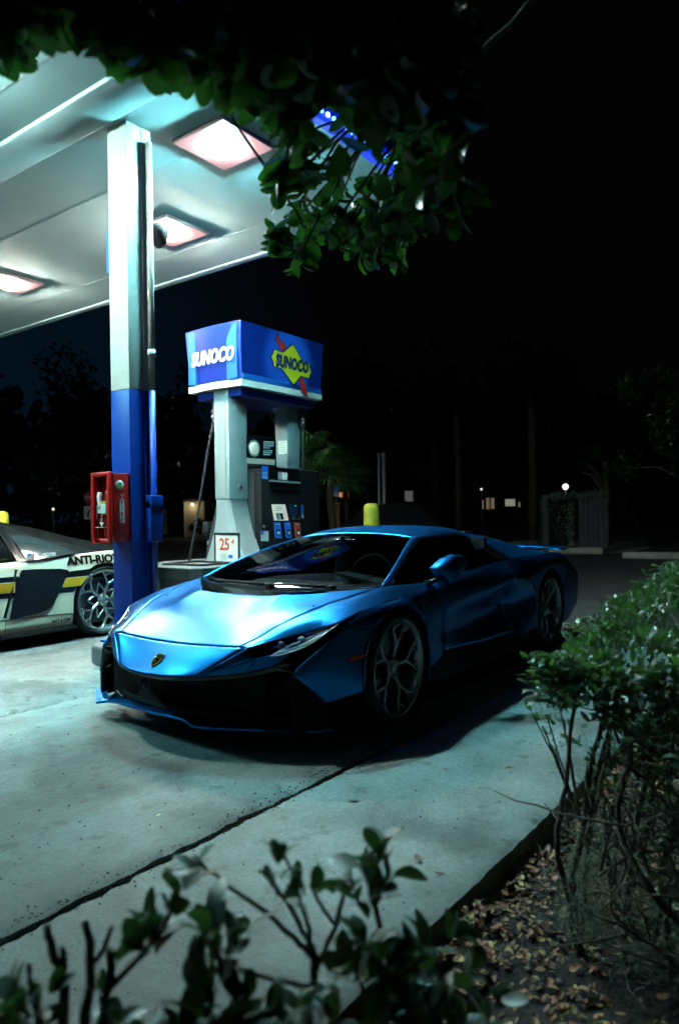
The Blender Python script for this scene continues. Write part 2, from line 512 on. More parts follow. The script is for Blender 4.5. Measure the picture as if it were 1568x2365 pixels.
M['frond'] = mat("palm frond", (0.045, 0.13, 0.035), 0.5, island=0.4, transl=(0.05, 0.14, 0.03))
M['wood'] = mat("grey board", (0.07, 0.065, 0.068), 0.85, var=0.25, vscale=6, bump=0.4)
M['stucco'] = mat("stucco wall", (0.42, 0.38, 0.26), 0.9, bump=0.3)
M['dark_wall'] = mat("dark building wall", (0.015, 0.014, 0.013), 0.9, var=0.3, vscale=1.0)
M['pole'] = mat("galvanised pole", (0.22, 0.24, 0.26), 0.5, metal=0.5)
M['car_dark'] = mat("dark parked car paint", (0.012, 0.012, 0.014), 0.25)
M['sign_red'] = mat("faded stop red", (0.38, 0.03, 0.03), 0.5)
# ================================================================== THE SETTING
def smooth(a, b, x):
    t = max(0.0, min(1.0, (x - a) / (b - a))); return t * t * (3 - 2 * t)


def gz(y):
    return 0.08 * smooth(4.1, 5.6, y)


SLX0, SLX1, SLY1 = -7.0, 7.7, 17.0
XS = sorted(set([round(v, 3) for v in list(np.arange(SLX0, -0.2, 0.4)) + list(np.arange(-0.2, 5.2, 0.028)) + list(np.arange(5.2, SLX1 + 0.01, 0.3)) + [SLX1]]))


def slab(y0, y1, parent, name="concrete_slab", jag=0.013, jag0=None):
    ys = [y0, y0 + 0.025] + list(np.linspace(y0 + 0.2, y1 - 0.2, max(3, int((y1 - y0) / 0.35)))) + [y1 - 0.025, y1]
    xs = XS; nx, ny = len(xs), len(ys)
    r = np.random.default_rng(int(abs(y0 * 100)) + 5)
    walk = lambda: np.convolve(r.normal(0, 1, nx + 20), np.ones(7) / 7, 'same')[10:10 + nx] * jag + r.normal(0, 1, nx) * jag * 0.35
    e0, e1 = walk(), walk()
    if jag0: e0 = e0 * jag0 / jag
    vs = []
    for j, y in enumerate(ys):
        for i, x in enumerate(xs):
            yy = y; z = gz(y)
            if j == 0: yy = y + e0[i]; z -= 0.012
            if j == ny - 1: yy = y + e1[i]; z -= 0.012
            if j == 1: yy += e0[i] * 0.8
            if j == ny - 2: yy += e1[i] * 0.8
            vs.append((x, yy, z))
    fs = [(j * nx + i, j * nx + i + 1, (j + 1) * nx + i + 1, (j + 1) * nx + i) for j in range(ny - 1) for i in range(nx - 1)]
    mb = MB(); mb.add(vs, fs, True)
    lo = []
    for j in (0, ny - 1):
        b = len(mb.v)
        row = [vs[j * nx + i] for i in range(nx)]
        low = [(p[0], p[1], p[2] - 0.12) for p in row]
        f = [(i, i + nx, i + nx + 1, i + 1) if j == 0 else (i, i + 1, i + nx + 1, i + nx) for i in range(nx - 1)]
        mb.add(row + low, f)
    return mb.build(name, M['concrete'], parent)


# forecourt: bed of dirt in the joints, slabs lying on it
bed = MB()
ysb = [1.10, 2.0, 4.1, 4.5, 5.0, 5.6, SLY1]
bed.add([(x, y, gz(y) - 0.035) for y in ysb for x in (SLX0, SLX1)], [(2 * k, 2 * k + 1, 2 * k + 3, 2 * k + 2) for k in range(len(ysb) - 1)])
forecourt = tag(bed.build("forecourt", M['joint']), kind='structure')
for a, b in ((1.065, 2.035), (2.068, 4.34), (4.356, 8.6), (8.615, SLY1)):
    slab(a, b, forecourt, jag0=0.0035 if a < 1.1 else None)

asp = MB()
asp.add([(SLX1, 1.06, -0.02), (260, 1.06, -0.02), (260, 260, -0.02), (SLX1, 260, -0.02)], [(0, 1, 2, 3)])
asp.add([(-160, SLY1, -0.02), (SLX1, SLY1, -0.02), (SLX1, 260, -0.02), (-160, 260, -0.02)], [(0, 1, 2, 3)])
asp.add([(34, -160, -0.02), (260, -160, -0.02), (260, 1.06, -0.02), (34, 1.06, -0.02)], [(0, 1, 2, 3)])
tag(asp.build("parking_lot", M['asphalt']), kind='structure')

# planting bed with a lumpy soil surface
nx, ny = 120, 70
sx = np.concatenate([np.linspace(-8, 0.2, 12)[:-1], np.linspace(0.2, 4.2, 84), np.linspace(4.2, 34, 26)[1:]])
sy = np.concatenate([np.linspace(-20, -1.4, 9)[:-1], np.linspace(-1.4, 1.055, 56)])
vs = []
for y in sy:
    for x in sx:
        h = 0.018 * math.sin(x * 5.1 + y * 3.3) + 0.014 * math.sin(x * 11.7 - y * 9.1) + 0.008 * math.sin(23 * x + 17 * y)
        z = -0.085 + h + 0.05 * smooth(0.9, -0.4, y)
        if y > 1.0: z = -0.11
        vs.append((x, y, z))
n = len(sx)
sb = MB(); sb.add(vs, [(j * n + i, j * n + i + 1, (j + 1) * n + i + 1, (j + 1) * n + i) for j in range(len(sy) - 1) for i in range(n - 1)], True)
tag(sb.build("planting_bed", M['soil']), kind='structure')


def soil_z(x, y):
    return -0.085 + 0.018 * math.sin(x * 5.1 + y * 3.3) + 0.014 * math.sin(x * 11.7 - y * 9.1) + 0.008 * math.sin(23 * x + 17 * y) + 0.05 * smooth(0.9, -0.4, y)


# ================================================================== CANOPY
SOF = 4.45
cano = empty("station_canopy", (1.3, 8.5, SOF), 0, "large white flat roof over the forecourt with a blue lit edge", "canopy")
CO = Vector((1.3, 8.5, SOF))


def rel(mb_fn, name, m, parent, origin, bev=0.0):
    mb = MB(); mb_fn(mb)
    mb.v = [(p[0] - origin[0], p[1] - origin[1], p[2] - origin[2]) for p in mb.v]
    return mb.build(name, m, parent, bev)


CX0, CX1, CY0, CY1 = -4.2, 6.55, 3.5, 15.0
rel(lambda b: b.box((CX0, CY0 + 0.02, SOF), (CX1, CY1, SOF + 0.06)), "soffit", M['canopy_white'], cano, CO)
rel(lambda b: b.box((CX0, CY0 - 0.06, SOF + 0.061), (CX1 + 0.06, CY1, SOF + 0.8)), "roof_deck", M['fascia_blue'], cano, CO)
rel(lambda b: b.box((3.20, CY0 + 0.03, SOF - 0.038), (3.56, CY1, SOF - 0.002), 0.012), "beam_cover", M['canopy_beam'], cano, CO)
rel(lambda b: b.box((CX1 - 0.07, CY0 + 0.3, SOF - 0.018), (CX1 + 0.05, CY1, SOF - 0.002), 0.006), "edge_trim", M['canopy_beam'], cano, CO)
for k in range(7):
    xs_ = CX0 + 1.52 * (k + 0.62)
    if abs(xs_ - 3.38) < 0.3: continue
    rel(lambda b: b.box((xs_ - 0.002, CY0 + 0.35, SOF - 0.003), (xs_ + 0.002, CY1, SOF - 0.001)), "soffit_seam", M['canopy_beam'], cano, CO)
M['led_blue'] = glow("blue edge light", (0.01, 0.06, 1.0), 0.9)
M['led_dot'] = glow("blue diodes", (0.12, 0.35, 1.0), 10.0)
rel(lambda b: b.prism([(CX1, CY0 + 0.12, SOF - 0.003), (CX1, CY0 - 0.05, SOF + 0.0), (CX1, CY0 - 0.06, SOF - 0.05), (CX1, CY0 - 0.02, SOF - 0.06)], (CX0 - CX1, 0, 0)), "edge_lens", M['led_blue'], cano, CO)


def dots(b):
    x = 2.6
    while x < CX1:
        b.box((x, CY0 - 0.075, SOF - 0.035), (x + 0.03, CY0 - 0.055, SOF - 0.005)); x += 0.085


rel(dots, "diode_row", M['led_dot'], cano, CO)["kind"] = "stuff"


def m_lamp(core=(0.80, 1.0, 0.96), k=1.0):
    m = bpy.data.materials.new("canopy lamp lens"); m.use_nodes = True
    nt = m.node_tree; N = nt.nodes; L = nt.links; b = N["Principled BSDF"]
    tc = N.new("ShaderNodeTexCoord")
    ln = N.new("ShaderNodeVectorMath"); ln.operation = 'LENGTH'
    mp = N.new("ShaderNodeMapping"); mp.inputs["Scale"].default_value = (1, 1, 0)
    L.new(tc.outputs["Object"], mp.inputs[0]); L.new(mp.outputs[0], ln.inputs[0])
    ra = N.new("ShaderNodeValToRGB")
    e = ra.color_ramp.elements
    e[0].position = 0.0; e[0].color = (*core, 1)
    e[1].position = 0.43; e[1].color = (0.34, 0.15, 0.17, 1)
    for p, c in ((0.138, (*core, 1)), (0.144, (1.0, 0.84, 0.80, 1)), (0.20, (1.0, 0.58, 0.56, 1)), (0.29, (0.86, 0.32, 0.34, 1))):  # pink rings: the halo around the lamp, put into the lens emission
        q = e.new(p); q.color = c
    L.new(ln.outputs["Value"], ra.inputs[0]); L.new(ra.outputs[0], b.inputs["Emission Color"])
    st = N.new("ShaderNodeMapRange"); st.interpolation_type = 'LINEAR'
    st.inputs[1].default_value = 0.139; st.inputs[2].default_value = 0.143
    st.inputs[3].default_value = LAMP * k; st.inputs[4].default_value = 1.0
    L.new(ln.outputs["Value"], st.inputs[0]); L.new(st.outputs[0], b.inputs["Emission Strength"])
    b.inputs["Base Color"].default_value = (0.03, 0.03, 0.03, 1)
    return m


LAMP = 1500.0
M['lamp'] = m_lamp((0.31, 0.92, 1.0))
M['lamp_warm'] = m_lamp((1.0, 0.97, 0.84))
M['lamp_body'] = mat("lamp housing", (0.42, 0.26, 0.27), 0.8)


def canopy_lamp(x, y, label, m='lamp'):
    t = empty("canopy_light", (x, y, SOF), 0, label, "light fixture", "lamps under the canopy")
    b = MB(); b.box((-0.31, -0.31, -0.035), (0.31, 0.31, -0.003), 0.008); b.build("housing", M['lamp_body'], t)
    # shallow drop lens, dense enough in rings for the pink halo painted on it
    b = MB(); k = 48
    prof = [(0.0, -0.100), (0.06, -0.0985), (0.10, -0.092), (0.122, -0.081), (0.132, -0.066), (0.136, -0.050), (0.15, -0.048), (0.20, -0.045), (0.26, -0.042), (0.29, -0.040)]
    b.lathe(prof, k)
    b.box((-0.298, -0.298, -0.0385), (0.298, 0.298, -0.0355))
    b.build("lens", M[m], t)
    return t


for x, y, lab, lm in ((4.38, 4.42, "bright square canopy lamp nearest the camera above the blue car", "lamp"), (5.33, 6.25, "bright canopy lamp seen just right of the column", "lamp_warm"),
                  (5.15, 9.30, "bright canopy lamp at the far left edge of the view", "lamp_warm"), (0.6, 8.6, "canopy lamp high beyond the white car's nose", "lamp")):
    canopy_lamp(x, y, lab, lm)
M['lamp_low'] = m_lamp((0.68, 1.0, 0.95), 0.72)
canopy_lamp(2.2, 5.1, "canopy lamp over the forecourt between the white car's nose and the camera", 'lamp_low')

# ================================================================== COLUMN
cp = Vector((3.765, 4.91, gz(4.91)))
col_t = empty("canopy_column", cp, 0, "square steel canopy column painted white above and blue below", "column")
h = 0.122
ZB = 2.27 - cp.z
ZT = SOF - cp.z


def column_profile(b, z0, z1):
    # wide-flange section: two flanges and a recessed web, boxed on the left
    b.box((-h, -h, z0), (-h + 0.15, h, z1), 0.006)
    b.box((-h + 0.151, -h + 0.055, z0), (h - 0.101, h, z1))
    b.box((h - 0.10, -h - 0.004, z0), (h, h, z1), 0.006)


b = MB(); column_profile(b, ZB + 0.001, ZT); b.build("upper_shaft", M['column_white'], col_t)
b = MB(); column_profile(b, 0.16, ZB); b.build("lower_shaft", M['column_blue'], col_t)
b = MB(); b.tube([(h - 0.045, -h - 0.035, ZB + 0.001), (h - 0.045, -h - 0.035, ZT - 0.12)], 0.028, 12); b.tube([(h - 0.045, -h - 0.035, ZB + 0.28), (h - 0.045, -h - 0.035, ZB + 0.34)], 0.036, 12)
b.build("conduit", M['column_white'], col_t)
b = MB(); b.tube([(h - 0.045, -h - 0.035, 0.16), (h - 0.045, -h - 0.035, ZB)], 0.028, 12)
b.box((h - 0.11, -h - 0.078, 0.98), (h + 0.015, -h + 0.0, 1.32), 0.008)
b.box((h - 0.11, -h - 0.085, 1.25), (h + 0.018, -h + 0.0, 1.36), 0.006)
b.build("lower_conduit", M['column_blue'], col_t)
b = MB(); b.box((h - 0.085, -h - 0.088, 1.243), (h, -h - 0.084, 1.249)); b.build("box_hinge", M['steel'], col_t)
b = MB(); b.lathe([(0.0, 0.155), (0.32, 0.155), (0.345, 0.145), (0.35, 0.12), (0.35, -0.09)], 40); b.build("concrete_footing", mat("footing paint", (0.12, 0.15, 0.16), 0.6, var=0.2, vscale=6, bump=0.3), col_t)
b = MB(); b.box((-0.20, -0.20, 0.156), (0.20, 0.20, 0.172)); b.build("base_plate", M['column_blue'], col_t)
b = MB(); b.box((-h + 0.02, h + 0.001, 3.22), (-h + 0.24, h + 0.06, 3.58), 0.005); b.build("number_flag", M['label_blue'], col_t)
b = MB(); b.tube([(h + 0.0, -h + 0.09, 3.58), (h + 0.07, -h + 0.05, 3.55)], 0.02, 8); b.lathe([(0, 0.10), (0.06, 0.095), (0.085, 0.06), (0.085, 0.0), (0.06, -0.06), (0.02, -0.10), (0, -0.105)], 20, 'z', (h + 0.10, -h + 0.03, 3.57))
b.build("dark_fitting", mat("dark reddish plastic", (0.12, 0.06, 0.06), 0.35), col_t)  # small dark rounded body on a short arm

# ------------------------------------------------------------------ fire extinguisher cabinet on the column
ec = empty("extinguisher_cabinet", (cp.x - h - 0.002, cp.y - 0.0, 1.03), 0, "red plastic fire extinguisher cabinet with clear front strapped to the blue column", "fire cabinet")
# open side faces -X (towards the left of the view), the long side -Y
D_, Wd, Hh = 0.205, 0.225, 0.55
RX = M['red_plastic']
b = MB()
b.box((-D_ + 0.05, -Wd / 2, 0.012), (0, -Wd / 2 + 0.012, Hh - 0.012), 0.005)
b.box((-D_ + 0.05, Wd / 2 - 0.012, 0.012), (0, Wd / 2, Hh - 0.012), 0.005)
b.box((-D_ + 0.05, -Wd / 2, 0.0), (0, Wd / 2, 0.014), 0.005)
b.box((-D_ + 0.03, -Wd / 2, Hh - 0.014), (0, Wd / 2, Hh), 0.005)
b.box((-0.11, -Wd / 2 + .013, 0.015), (-0.10, Wd / 2 - .013, Hh - .015)); b.box((-0.014, -Wd / 2, 0), (0, Wd / 2, Hh))
b.build("case", RX, ec)
b = MB()
for a, c in (((-D_, -Wd / 2 - 0.01, -0.01), (-D_ + 0.03, -Wd / 2 + 0.026, Hh + 0.01)), ((-D_, Wd / 2 - 0.026, -0.01), (-D_ + 0.03, Wd / 2 + 0.01, Hh + 0.01)),
             ((-D_, -Wd / 2 + 0.0, -0.01), (-D_ + 0.03, Wd / 2 - 0.0, 0.028)), ((-D_, -Wd / 2 + 0.0, Hh - 0.028), (-D_ + 0.03, Wd / 2 - 0.0, Hh + 0.01))):
    b.box(a, c, 0.012)
b.lathe([(0, 0.02), (0.016, 0.018), (0.02, 0.0), (0.02, -0.02)], 12, 'x', (-D_, 0.03, 0.014))
b.build("door_frame", RX, ec)
b = MB(); b.box((-D_ + 0.018, -Wd / 2 + 0.02, 0.02), (-D_ + 0.022, Wd / 2 - 0.02, Hh - 0.02)); b.build("clear_window", M['clear'], ec)
ex = MB(); ex.lathe([(0, 0.055), (0.055, 0.055), (0.062, 0.07), (0.062, 0.40), (0.05, 0.45), (0.02, 0.475), (0.02, 0.50), (0, 0.50)], 24, 'z', (-0.135, -0.03, 0))
ex.build("extinguisher", M['ext_red'], ec)
b = MB(); b.box((-0.205, -0.055, 0.24), (-0.199, 0.02, 0.36)); b.build("extinguisher_label", M['yellow_sticker'], ec)
b = MB(); b.tube([(-0.205, 0.035, 0.44), (-0.205, 0.04, 0.40), (-0.205, 0.035, 0.33), (-0.205, 0.03, 0.295)], [0.02, 0.026, 0.02, 0.024], 10); b.box((-0.2165, -0.06, 0.255), (-0.2145, 0.055, 0.335)); b.build("hammer", M['white_plastic'], ec)
b = MB(); b.prism([(-D_ + 0.016, 0.03, 0.16), (-D_ + 0.016, -0.03, 0.16), (-D_ + 0.016, 0.0, 0.125)], (-0.002, 0, 0))
b.build("window_arrow", M['white_plastic'], ec)
b = MB(); b.box((-D_ + 0.0155, -0.09, 0.118), (-D_ + 0.0175, 0.09, 0.121)); b.build("window_print", M['white_plastic'], ec)
b = MB(); b.box((-D_ + 0.0155, -0.09, 0.285), (-D_ + 0.0175, 0.09, 0.288)); b.build("window_print", M['white_plastic'], ec)
flat_text("window_lettering", "PULL", 0.035, M['white_plastic'], ec, (-D_ + 0.0155, 0.0, 0.205), (R(90), R(-90), R(-90)), 0.0005)
YS = (-Wd / 2 - 0.002) / 0.88
b = MB(); b.lathe([(0, -0.003), (0.045, -0.003), (0.045, 0.0)], 28, 'y', (-0.115, YS, 0.50)); b.build("round_sticker", M['white_plastic'], ec)
b = MB(); b.prism([(-0.135, YS - 0.0035, 0.48), (-0.105, YS - 0.0035, 0.475), (-0.09, YS - 0.0035, 0.50), (-0.10, YS - 0.0035, 0.525), (-0.13, YS - 0.0035, 0.52)], (0, -0.001, 0)); b.build("sticker_emblem", M['green_sticker'], ec)
b = MB(); b.prism([(-0.115, YS, 0.17), (-0.065, YS, 0.17), (-0.065, YS, 0.37), (-0.09, YS, 0.395), (-0.115, YS, 0.37)], (0, -0.002, 0)); b.build("fire_label", M['white_plastic'], ec)
for k, ch in enumerate("FIRE"):
    flat_text("fire_letter", ch, 0.052, M['logo_red'], ec, (-0.09, YS - 0.003, 0.345 - k * 0.05), (R(90), 0, 0), 0.0006, 0.0012)
b = MB(); b.tube([(-0.105, YS - 0.004, 0.42), (-0.09, YS - 0.004, 0.40), (-0.072, YS - 0.004, 0.425)], 0.004, 6); b.build("label_arrow", M['white_plastic'], ec)
b = MB(); b.lathe([(0, -0.02), (0.012, -0.016), (0.014, 0)], 14, 'y', (-0.095, YS, 0.03)); b.tube([(-0.11, YS - 0.004, 0.05), (-0.112, YS - 0.004, 0.14), (-0.11, YS - 0.002, 0.2)], 0.002, 5); b.build("lock", M['steel'], ec)

for ch in list(ec.children):
    if ch.name.split('.')[0] in ('extinguisher', 'extinguisher_label', 'hammer', 'round_sticker', 'sticker_emblem', 'fire_label', 'fire_letter', 'label_arrow', 'lock'):
        ch.matrix_basis = Matrix.Diagonal((0.88, 0.88, 0.91, 1.0)) @ ch.matrix_basis

# ================================================================== PUMP ISLAND
IZ = 0.665
isl = empty("pump_island", (5.2, 6.4, 0), 0, "raised pump island with dark steel edge on a pale base", "pump island")
IO = Vector((5.2, 6.4, 0))
ix0, ix1, iy0, iy1 = 5.24, 11.6, 5.80, 7.15


def isl_poly(z, e=0.0):
    c = 0.10
    return [(ix0 + e, iy0 + c + e, z), (ix0 + c + e, iy0 + e, z), (ix1, iy0 + e, z), (ix1, iy1 - e, z), (ix0 + c + e, iy1 - e, z), (ix0 + e, iy1 - c - e, z)]


rel(lambda b: b.prism(isl_poly(-0.02, 0.10), (0, 0, IZ - 0.14 + 0.02)), "island_base", mat("pale painted base", (0.62, 0.60, 0.52), 0.75, var=0.35, vscale=3.0, bump=0.5, bscale=20), isl, IO)
rel(lambda b: b.prism(isl_poly(IZ - 0.14), (0, 0, 0.125)), "island_edge", M['island_side'], isl, IO, 0.004)
rel(lambda b: b.prism(isl_poly(IZ - 0.0149, -0.006), (0, 0, 0.015)), "island_top", M['island'], isl, IO, 0.004)
# ================================================================== FUEL PUMP
PX, PY = 6.15, 5.97
LX, LY = 1.53, 0.90
ZS0, ZS1 = 2.78, 3.55
po = Vector((PX, PY, IZ))
pump = empty("fuel_pump", po, 0, "fuel dispenser with lit blue brand sign box on two grey pylons", "fuel pump")


def P(fn, name, m, parent=None, bev=0.0):
    return rel(fn, name, m, parent or pump, po, bev)


# sign box: slightly wider at the top, faces a little bowed
def sign(b, z0, z1, e0, e1, e2=0.0):
    n = 9
    ring = []
    def face(p, q, bow):
        p, q = Vector(p), Vector(q); d = (q - p).normalized(); nr = Vector((d.y, -d.x, 0))
        return [p.lerp(q, i / n) + nr * bow * math.sin(math.pi * i / n) for i in range(n)]
    for z, e in ((z0, e0), (z1, e1)):
        A = (PX - e, PY - e, z); B = (PX + LX + e, PY - e, z); C = (PX + LX + e, PY + LY + e, z); D = (PX - e, PY + LY + e, z)
        ring.append(face(A, B, 0.0) + face(B, C, 0.0) + face(C, D, 0.0) + face(D, A, 0.03))
    m_ = len(ring[0])
    b.add([p[:] for r_ in ring for p in r_], [(i, (i + 1) % m_, (i + 1) % m_ + m_, i + m_) for i in range(m_)] + [tuple(range(m_ - 1, -1, -1)), tuple(range(m_, 2 * m_))])


def m_sign():
    # back-lit acrylic: the tubes inside glow strongest behind the badge
    m = mat("back-lit sign acrylic", (0.003, 0.018, 0.18), 0.3)
    nt = m.node_tree; N = nt.nodes; L = nt.links; b = N["Principled BSDF"]
    tc = N.new("ShaderNodeTexCoord"); ds = N.new("ShaderNodeVectorMath"); ds.operation = 'DISTANCE'
    ds.inputs[1].default_value = (0.84, 0.0, (ZS0 + ZS1) / 2 - IZ + 0.02)
    L.new(tc.outputs["Object"], ds.inputs[0])
    mp = N.new("ShaderNodeMapRange"); mp.interpolation_type = 'SMOOTHSTEP'
    mp.inputs[1].default_value = 0.30; mp.inputs[2].default_value = 0.56; mp.inputs[3].default_value = 0.34; mp.inputs[4].default_value = 0.015
    L.new(ds.outputs["Value"], mp.inputs[0]); L.new(mp.outputs[0], b.inputs["Emission Strength"])
    b.inputs["Emission Color"].default_value = (0.01, 0.16, 0.85, 1)
    return m


sb_ = P(lambda b: sign(b, ZS0 + 0.081, ZS1, 0.0, 0.035), "sign_box", m_sign(), None, 0.012)
P(lambda b: sign(b, ZS0, ZS0 + 0.08, 0.012, 0.012), "sign_band", M['white_band'])
P(lambda b: b.box((PX + 0.06, PY + 0.07, ZS0 - 0.10), (PX + LX - 0.02, PY + LY - 0.07, ZS0 - 0.001)), "sign_underside", M['pump_blue'], None, 0.02)
# pale vertical corner strips on the sign
P(lambda b: b.box((PX - 0.045, PY + 0.03, ZS0 + 0.085), (PX - 0.012, PY + 0.20, ZS1 - 0.03)), "corner_strip", M['pump_lit'], None, 0.006)
P(lambda b: b.box((PX - 0.05, PY + LY - 0.16, ZS0 + 0.085), (PX - 0.012, PY + LY - 0.03, ZS1 - 0.03)), "corner_strip", M['pump_lit'], None, 0.006)
P(lambda b: b.box((PX + 0.005, PY - 0.018, ZS0 + 0.082), (PX + LX - 0.005, PY + 0.0, ZS0 + 0.15)), "lower_ledge", M['pump_lit'], None, 0.006)
# white word on the end face (faces -X)
M['white_lit'] = mat("white sign letters", (0.85, 0.85, 0.85), 0.5, emit=(1.0, 0.97, 0.95), estr=0.55)
tx = flat_text("sign_word", "SUNOCO", 0.235, M['white_lit'], pump, (-0.066, LY / 2 - 0.02, (ZS0 + ZS1) / 2 - IZ + 0.0), (R(90), 0, R(-90)), 0.002, 0.0060, 0.20, 0.70, 1.06)
# round badge logo on the long face (faces -Y): arrow behind a yellow diamond
LXc, LZc = 0.88, (ZS0 + ZS1) / 2 - IZ + 0.0
yf = -0.036


def tilt(p, a=R(0)):
    return (LXc + p[0], yf, LZc + p[1])


def flat(name, pts, m, d):
    b = MB(); b.prism([(LXc + p[0], yf - d, LZc + p[1]) for p in pts], (0, -0.003, 0)); return b.build(name, m, pump)


def ring_scale(pts, e):
    return [(x * (1 + e / max(0.06, math.hypot(x, y))), y * (1 + e / max(0.06, math.hypot(x, y)))) for x, y in pts]


arrow1 = [(-0.30, 0.245), (-0.255, 0.365), (-0.225, 0.27), (-0.135, 0.24), (-0.05, 0.085), (-0.16, 0.085), (-0.235, 0.205)]
arrow2 = [(0.105, -0.13), (0.185, -0.115), (0.275, -0.23), (0.315, -0.375), (0.185, -0.325), (0.175, -0.24)]
flat("logo_arrow_edge", ring_scale(arrow1, 0.02), M['navy'], 0.000)
flat("logo_arrow", arrow1, M['logo_red'], 0.004)
flat("logo_arrow_edge", ring_scale(arrow2, 0.018), M['navy'], 0.000)
flat("logo_arrow", arrow2, M['logo_red'], 0.004)
dia = [(-0.40, 0.03), (-0.355, 0.075), (-0.34, 0.125), (-0.17, 0.115), (0.02, 0.255), (0.20, 0.075), (0.34, 0.065), (0.36, 0.0), (0.385, -0.055), (0.355, -0.085), (0.33, -0.135), (0.17, -0.125), (0.02, -0.255), (-0.20, -0.085), (-0.345, -0.075), (-0.36, -0.02)]
flat("logo_plate_edge", ring_scale(dia, 0.024), M['navy'], 0.008)
flat("logo_plate", dia, M['logo_yellow'], 0.0125)
flat_text("logo_word", "SUNOCO", 0.205, M['navy'], pump, (LXc - 0.0, yf - 0.018, LZc - 0.005), (R(90), 0, 0), 0.002, 0.0105, 0.16, 0.70, 1.06)


# pylons -----------------------------------------------------------
def pylon(b, x0, x1, y0, y1, zb, zt):
    b.box((x0, y0, zb), (x1, y1, zt), 0.012)


P(lambda b: pylon(b, 6.20, 6.53, 6.25, 6.50, 1.43, ZS0 - 0.001), "pylon", M['pump_grey'])
P(lambda b: pylon(b, 7.30, 7.56, 6.25, 6.47, 1.80, ZS0 - 0.001), "pylon", M['pump_grey'])
P(lambda b: b.box((7.28, 6.235, ZS0 - 0.13), (7.50, 6.48, ZS0 - 0.05), 0.008), "pylon_collar", M['pump_grey'])
P(lambda b: b.box((6.195, 6.30, 1.46), (6.199, 6.44, ZS0 - 0.15)), "pylon_inset", mat("pylon inset", (0.22, 0.27, 0.27), 0.4))


# flared foot: bell-shaped curve down to the island
def foot(b):
    n = 14; vs = []
    for i in range(n + 1):
        t = i / n; z = 1.428 - t * (1.428 - IZ)
        e = 0.30 * (t ** 1.7); ex = 0.10 * t ** 1.7; ez = 0.30 * (t ** 1.9)
        x0, x1 = 6.20 - ex * 0.6, 6.53 + ez
        y0, y1 = 6.25 - e * 0.75, 6.50 + e * 0.75
        c = 0.03 + 0.10 * t
        vs += [(x0, y0 + c, z), (x0 + c * 0.8, y0, z), (x1, y0 + 0.02, z), (x1, y1 - 0.02, z), (x0 + c * 0.8, y1, z), (x0, y1 - c, z)]
    fs = [(i * 6 + k, i * 6 + 6 + k, i * 6 + 6 + (k + 1) % 6, i * 6 + (k + 1) % 6) for i in range(n) for k in range(6)]
    fs += [(0, 1, 2, 3, 4, 5)]
    b.add(vs, fs)


P(foot, "pylon_foot", M['pump_grey'])
ps = P(lambda b: b.lathe([(0, -0.010), (0.038, -0.010), (0.045, -0.004), (0.045, 0)], 24, 'y', (6.39, 6.249, 1.58)), "pylon_badge", M['steel'])
P(lambda b: b.lathe([(0, -0.014), (0.024, -0.014), (0.024, -0.010)], 20, 'y', (6.39, 6.249, 1.58)), "badge_face", M['navy'])

# cabinet ----------------------------------------------------------
YF = 6.06
P(lambda b: b.box((6.56, YF, IZ + 0.02), (7.74, 6.80, 1.82), 0.012), "cabinet", M['black_matt'])
P(lambda b: b.box((6.545, YF + 0.10, IZ + 0.03), (6.558, 6.72, 1.78)), "cabinet_side", mat("dark grey side", (0.02, 0.024, 0.027), 0.55))
P(lambda b: b.box((6.545, YF + 0.03, 1.83), (6.90, 6.70, 2.19), 0.02), "media_housing", M['black_matt'])


def on(px, py): return at(px, py, 1, YF)


def plate(name, quad, m, d=0.006, base=0.0, parent=None, ax=1, val=None):
    val = YF if val is None else val
    pts = [at(px, py, ax, val) for px, py in quad]
    nv = Vector((0, -1, 0)) if ax == 1 else Vector((-1, 0, 0))
    b = MB(); b.prism([tuple(p - po + nv * (base + 0.001)) for p in pts], nv * d)
    return b.build(name, m, parent or pump)


YM = YF + 0.03
plate("media_screen", [(569, 1003), (636, 1012), (636, 1060), (569, 1056)], M['black_gloss'], 0.004, 0, None, 1, YM)
plate("media_light_bar", [(570, 1058), (634, 1062), (634, 1074), (570, 1070)], mat("backlit bar", (0.2, 0.25, 0.22), 0.5, emit=(0.55, 0.75, 0.65), estr=0.16), 0.005, 0, None, 1, YM)
c_ = at(586.4, 1035.5, 1, YM) - po
b = MB(); b.lathe([(0.088, -0.0055), (0.105, -0.0055), (0.105, -0.001), (0.088, -0.001)], 36, 'y', tuple(c_), True, True); b.build("media_ring", M['pump_grey'], pump)
b = MB(); b.lathe([(0, -0.008), (0.082, -0.008), (0.082, -0.001)], 36, 'y', tuple(c_)); b.build("media_disc", mat("lit white disc", (0.6, 0.62, 0.55), 0.6, emit=(0.8, 0.95, 0.8), estr=0.22), pump)
M['ink_white'] = mat("white print", (0.62, 0.66, 0.66), 0.6)
for k, (w, y) in enumerate(((24, 1021), (24, 1025.5), (23, 1030), (15, 1034.5), (20, 1041), (20, 1045.5), (16, 1050))):
    plate("media_print", [(608, y - 1.2), (608 + w, y - 0.6), (608 + w, y + 0.9), (608, y + 0.5)], M['ink_white'], 0.001, 0.005, None, 1, YM)
plate("access_sticker", [(604, 1076), (618.4, 1077.5), (618.4, 1107), (604, 1105)], M['label_blue'], 0.003)
for y in (1090, 1094, 1100, 1103):
    plate("sticker_print", [(606, y), (617, y + 0.6), (617, y + 2.2), (606, y + 1.6)], M['ink_white'], 0.0008, 0.0036)
plate("display_bezel", [(621, 1078), (690, 1084), (690, 1112), (621, 1106)], M['black_gloss'], 0.006)
plate("price_display", [(641.6, 1090), (662.6, 1092), (662.6, 1109.5), (641.6, 1107.5)], mat("lit display", (0.05, 0.09, 0.1), 0.4, emit=(0.35, 0.62, 0.68), estr=0.26), 0.002, 0.0065)
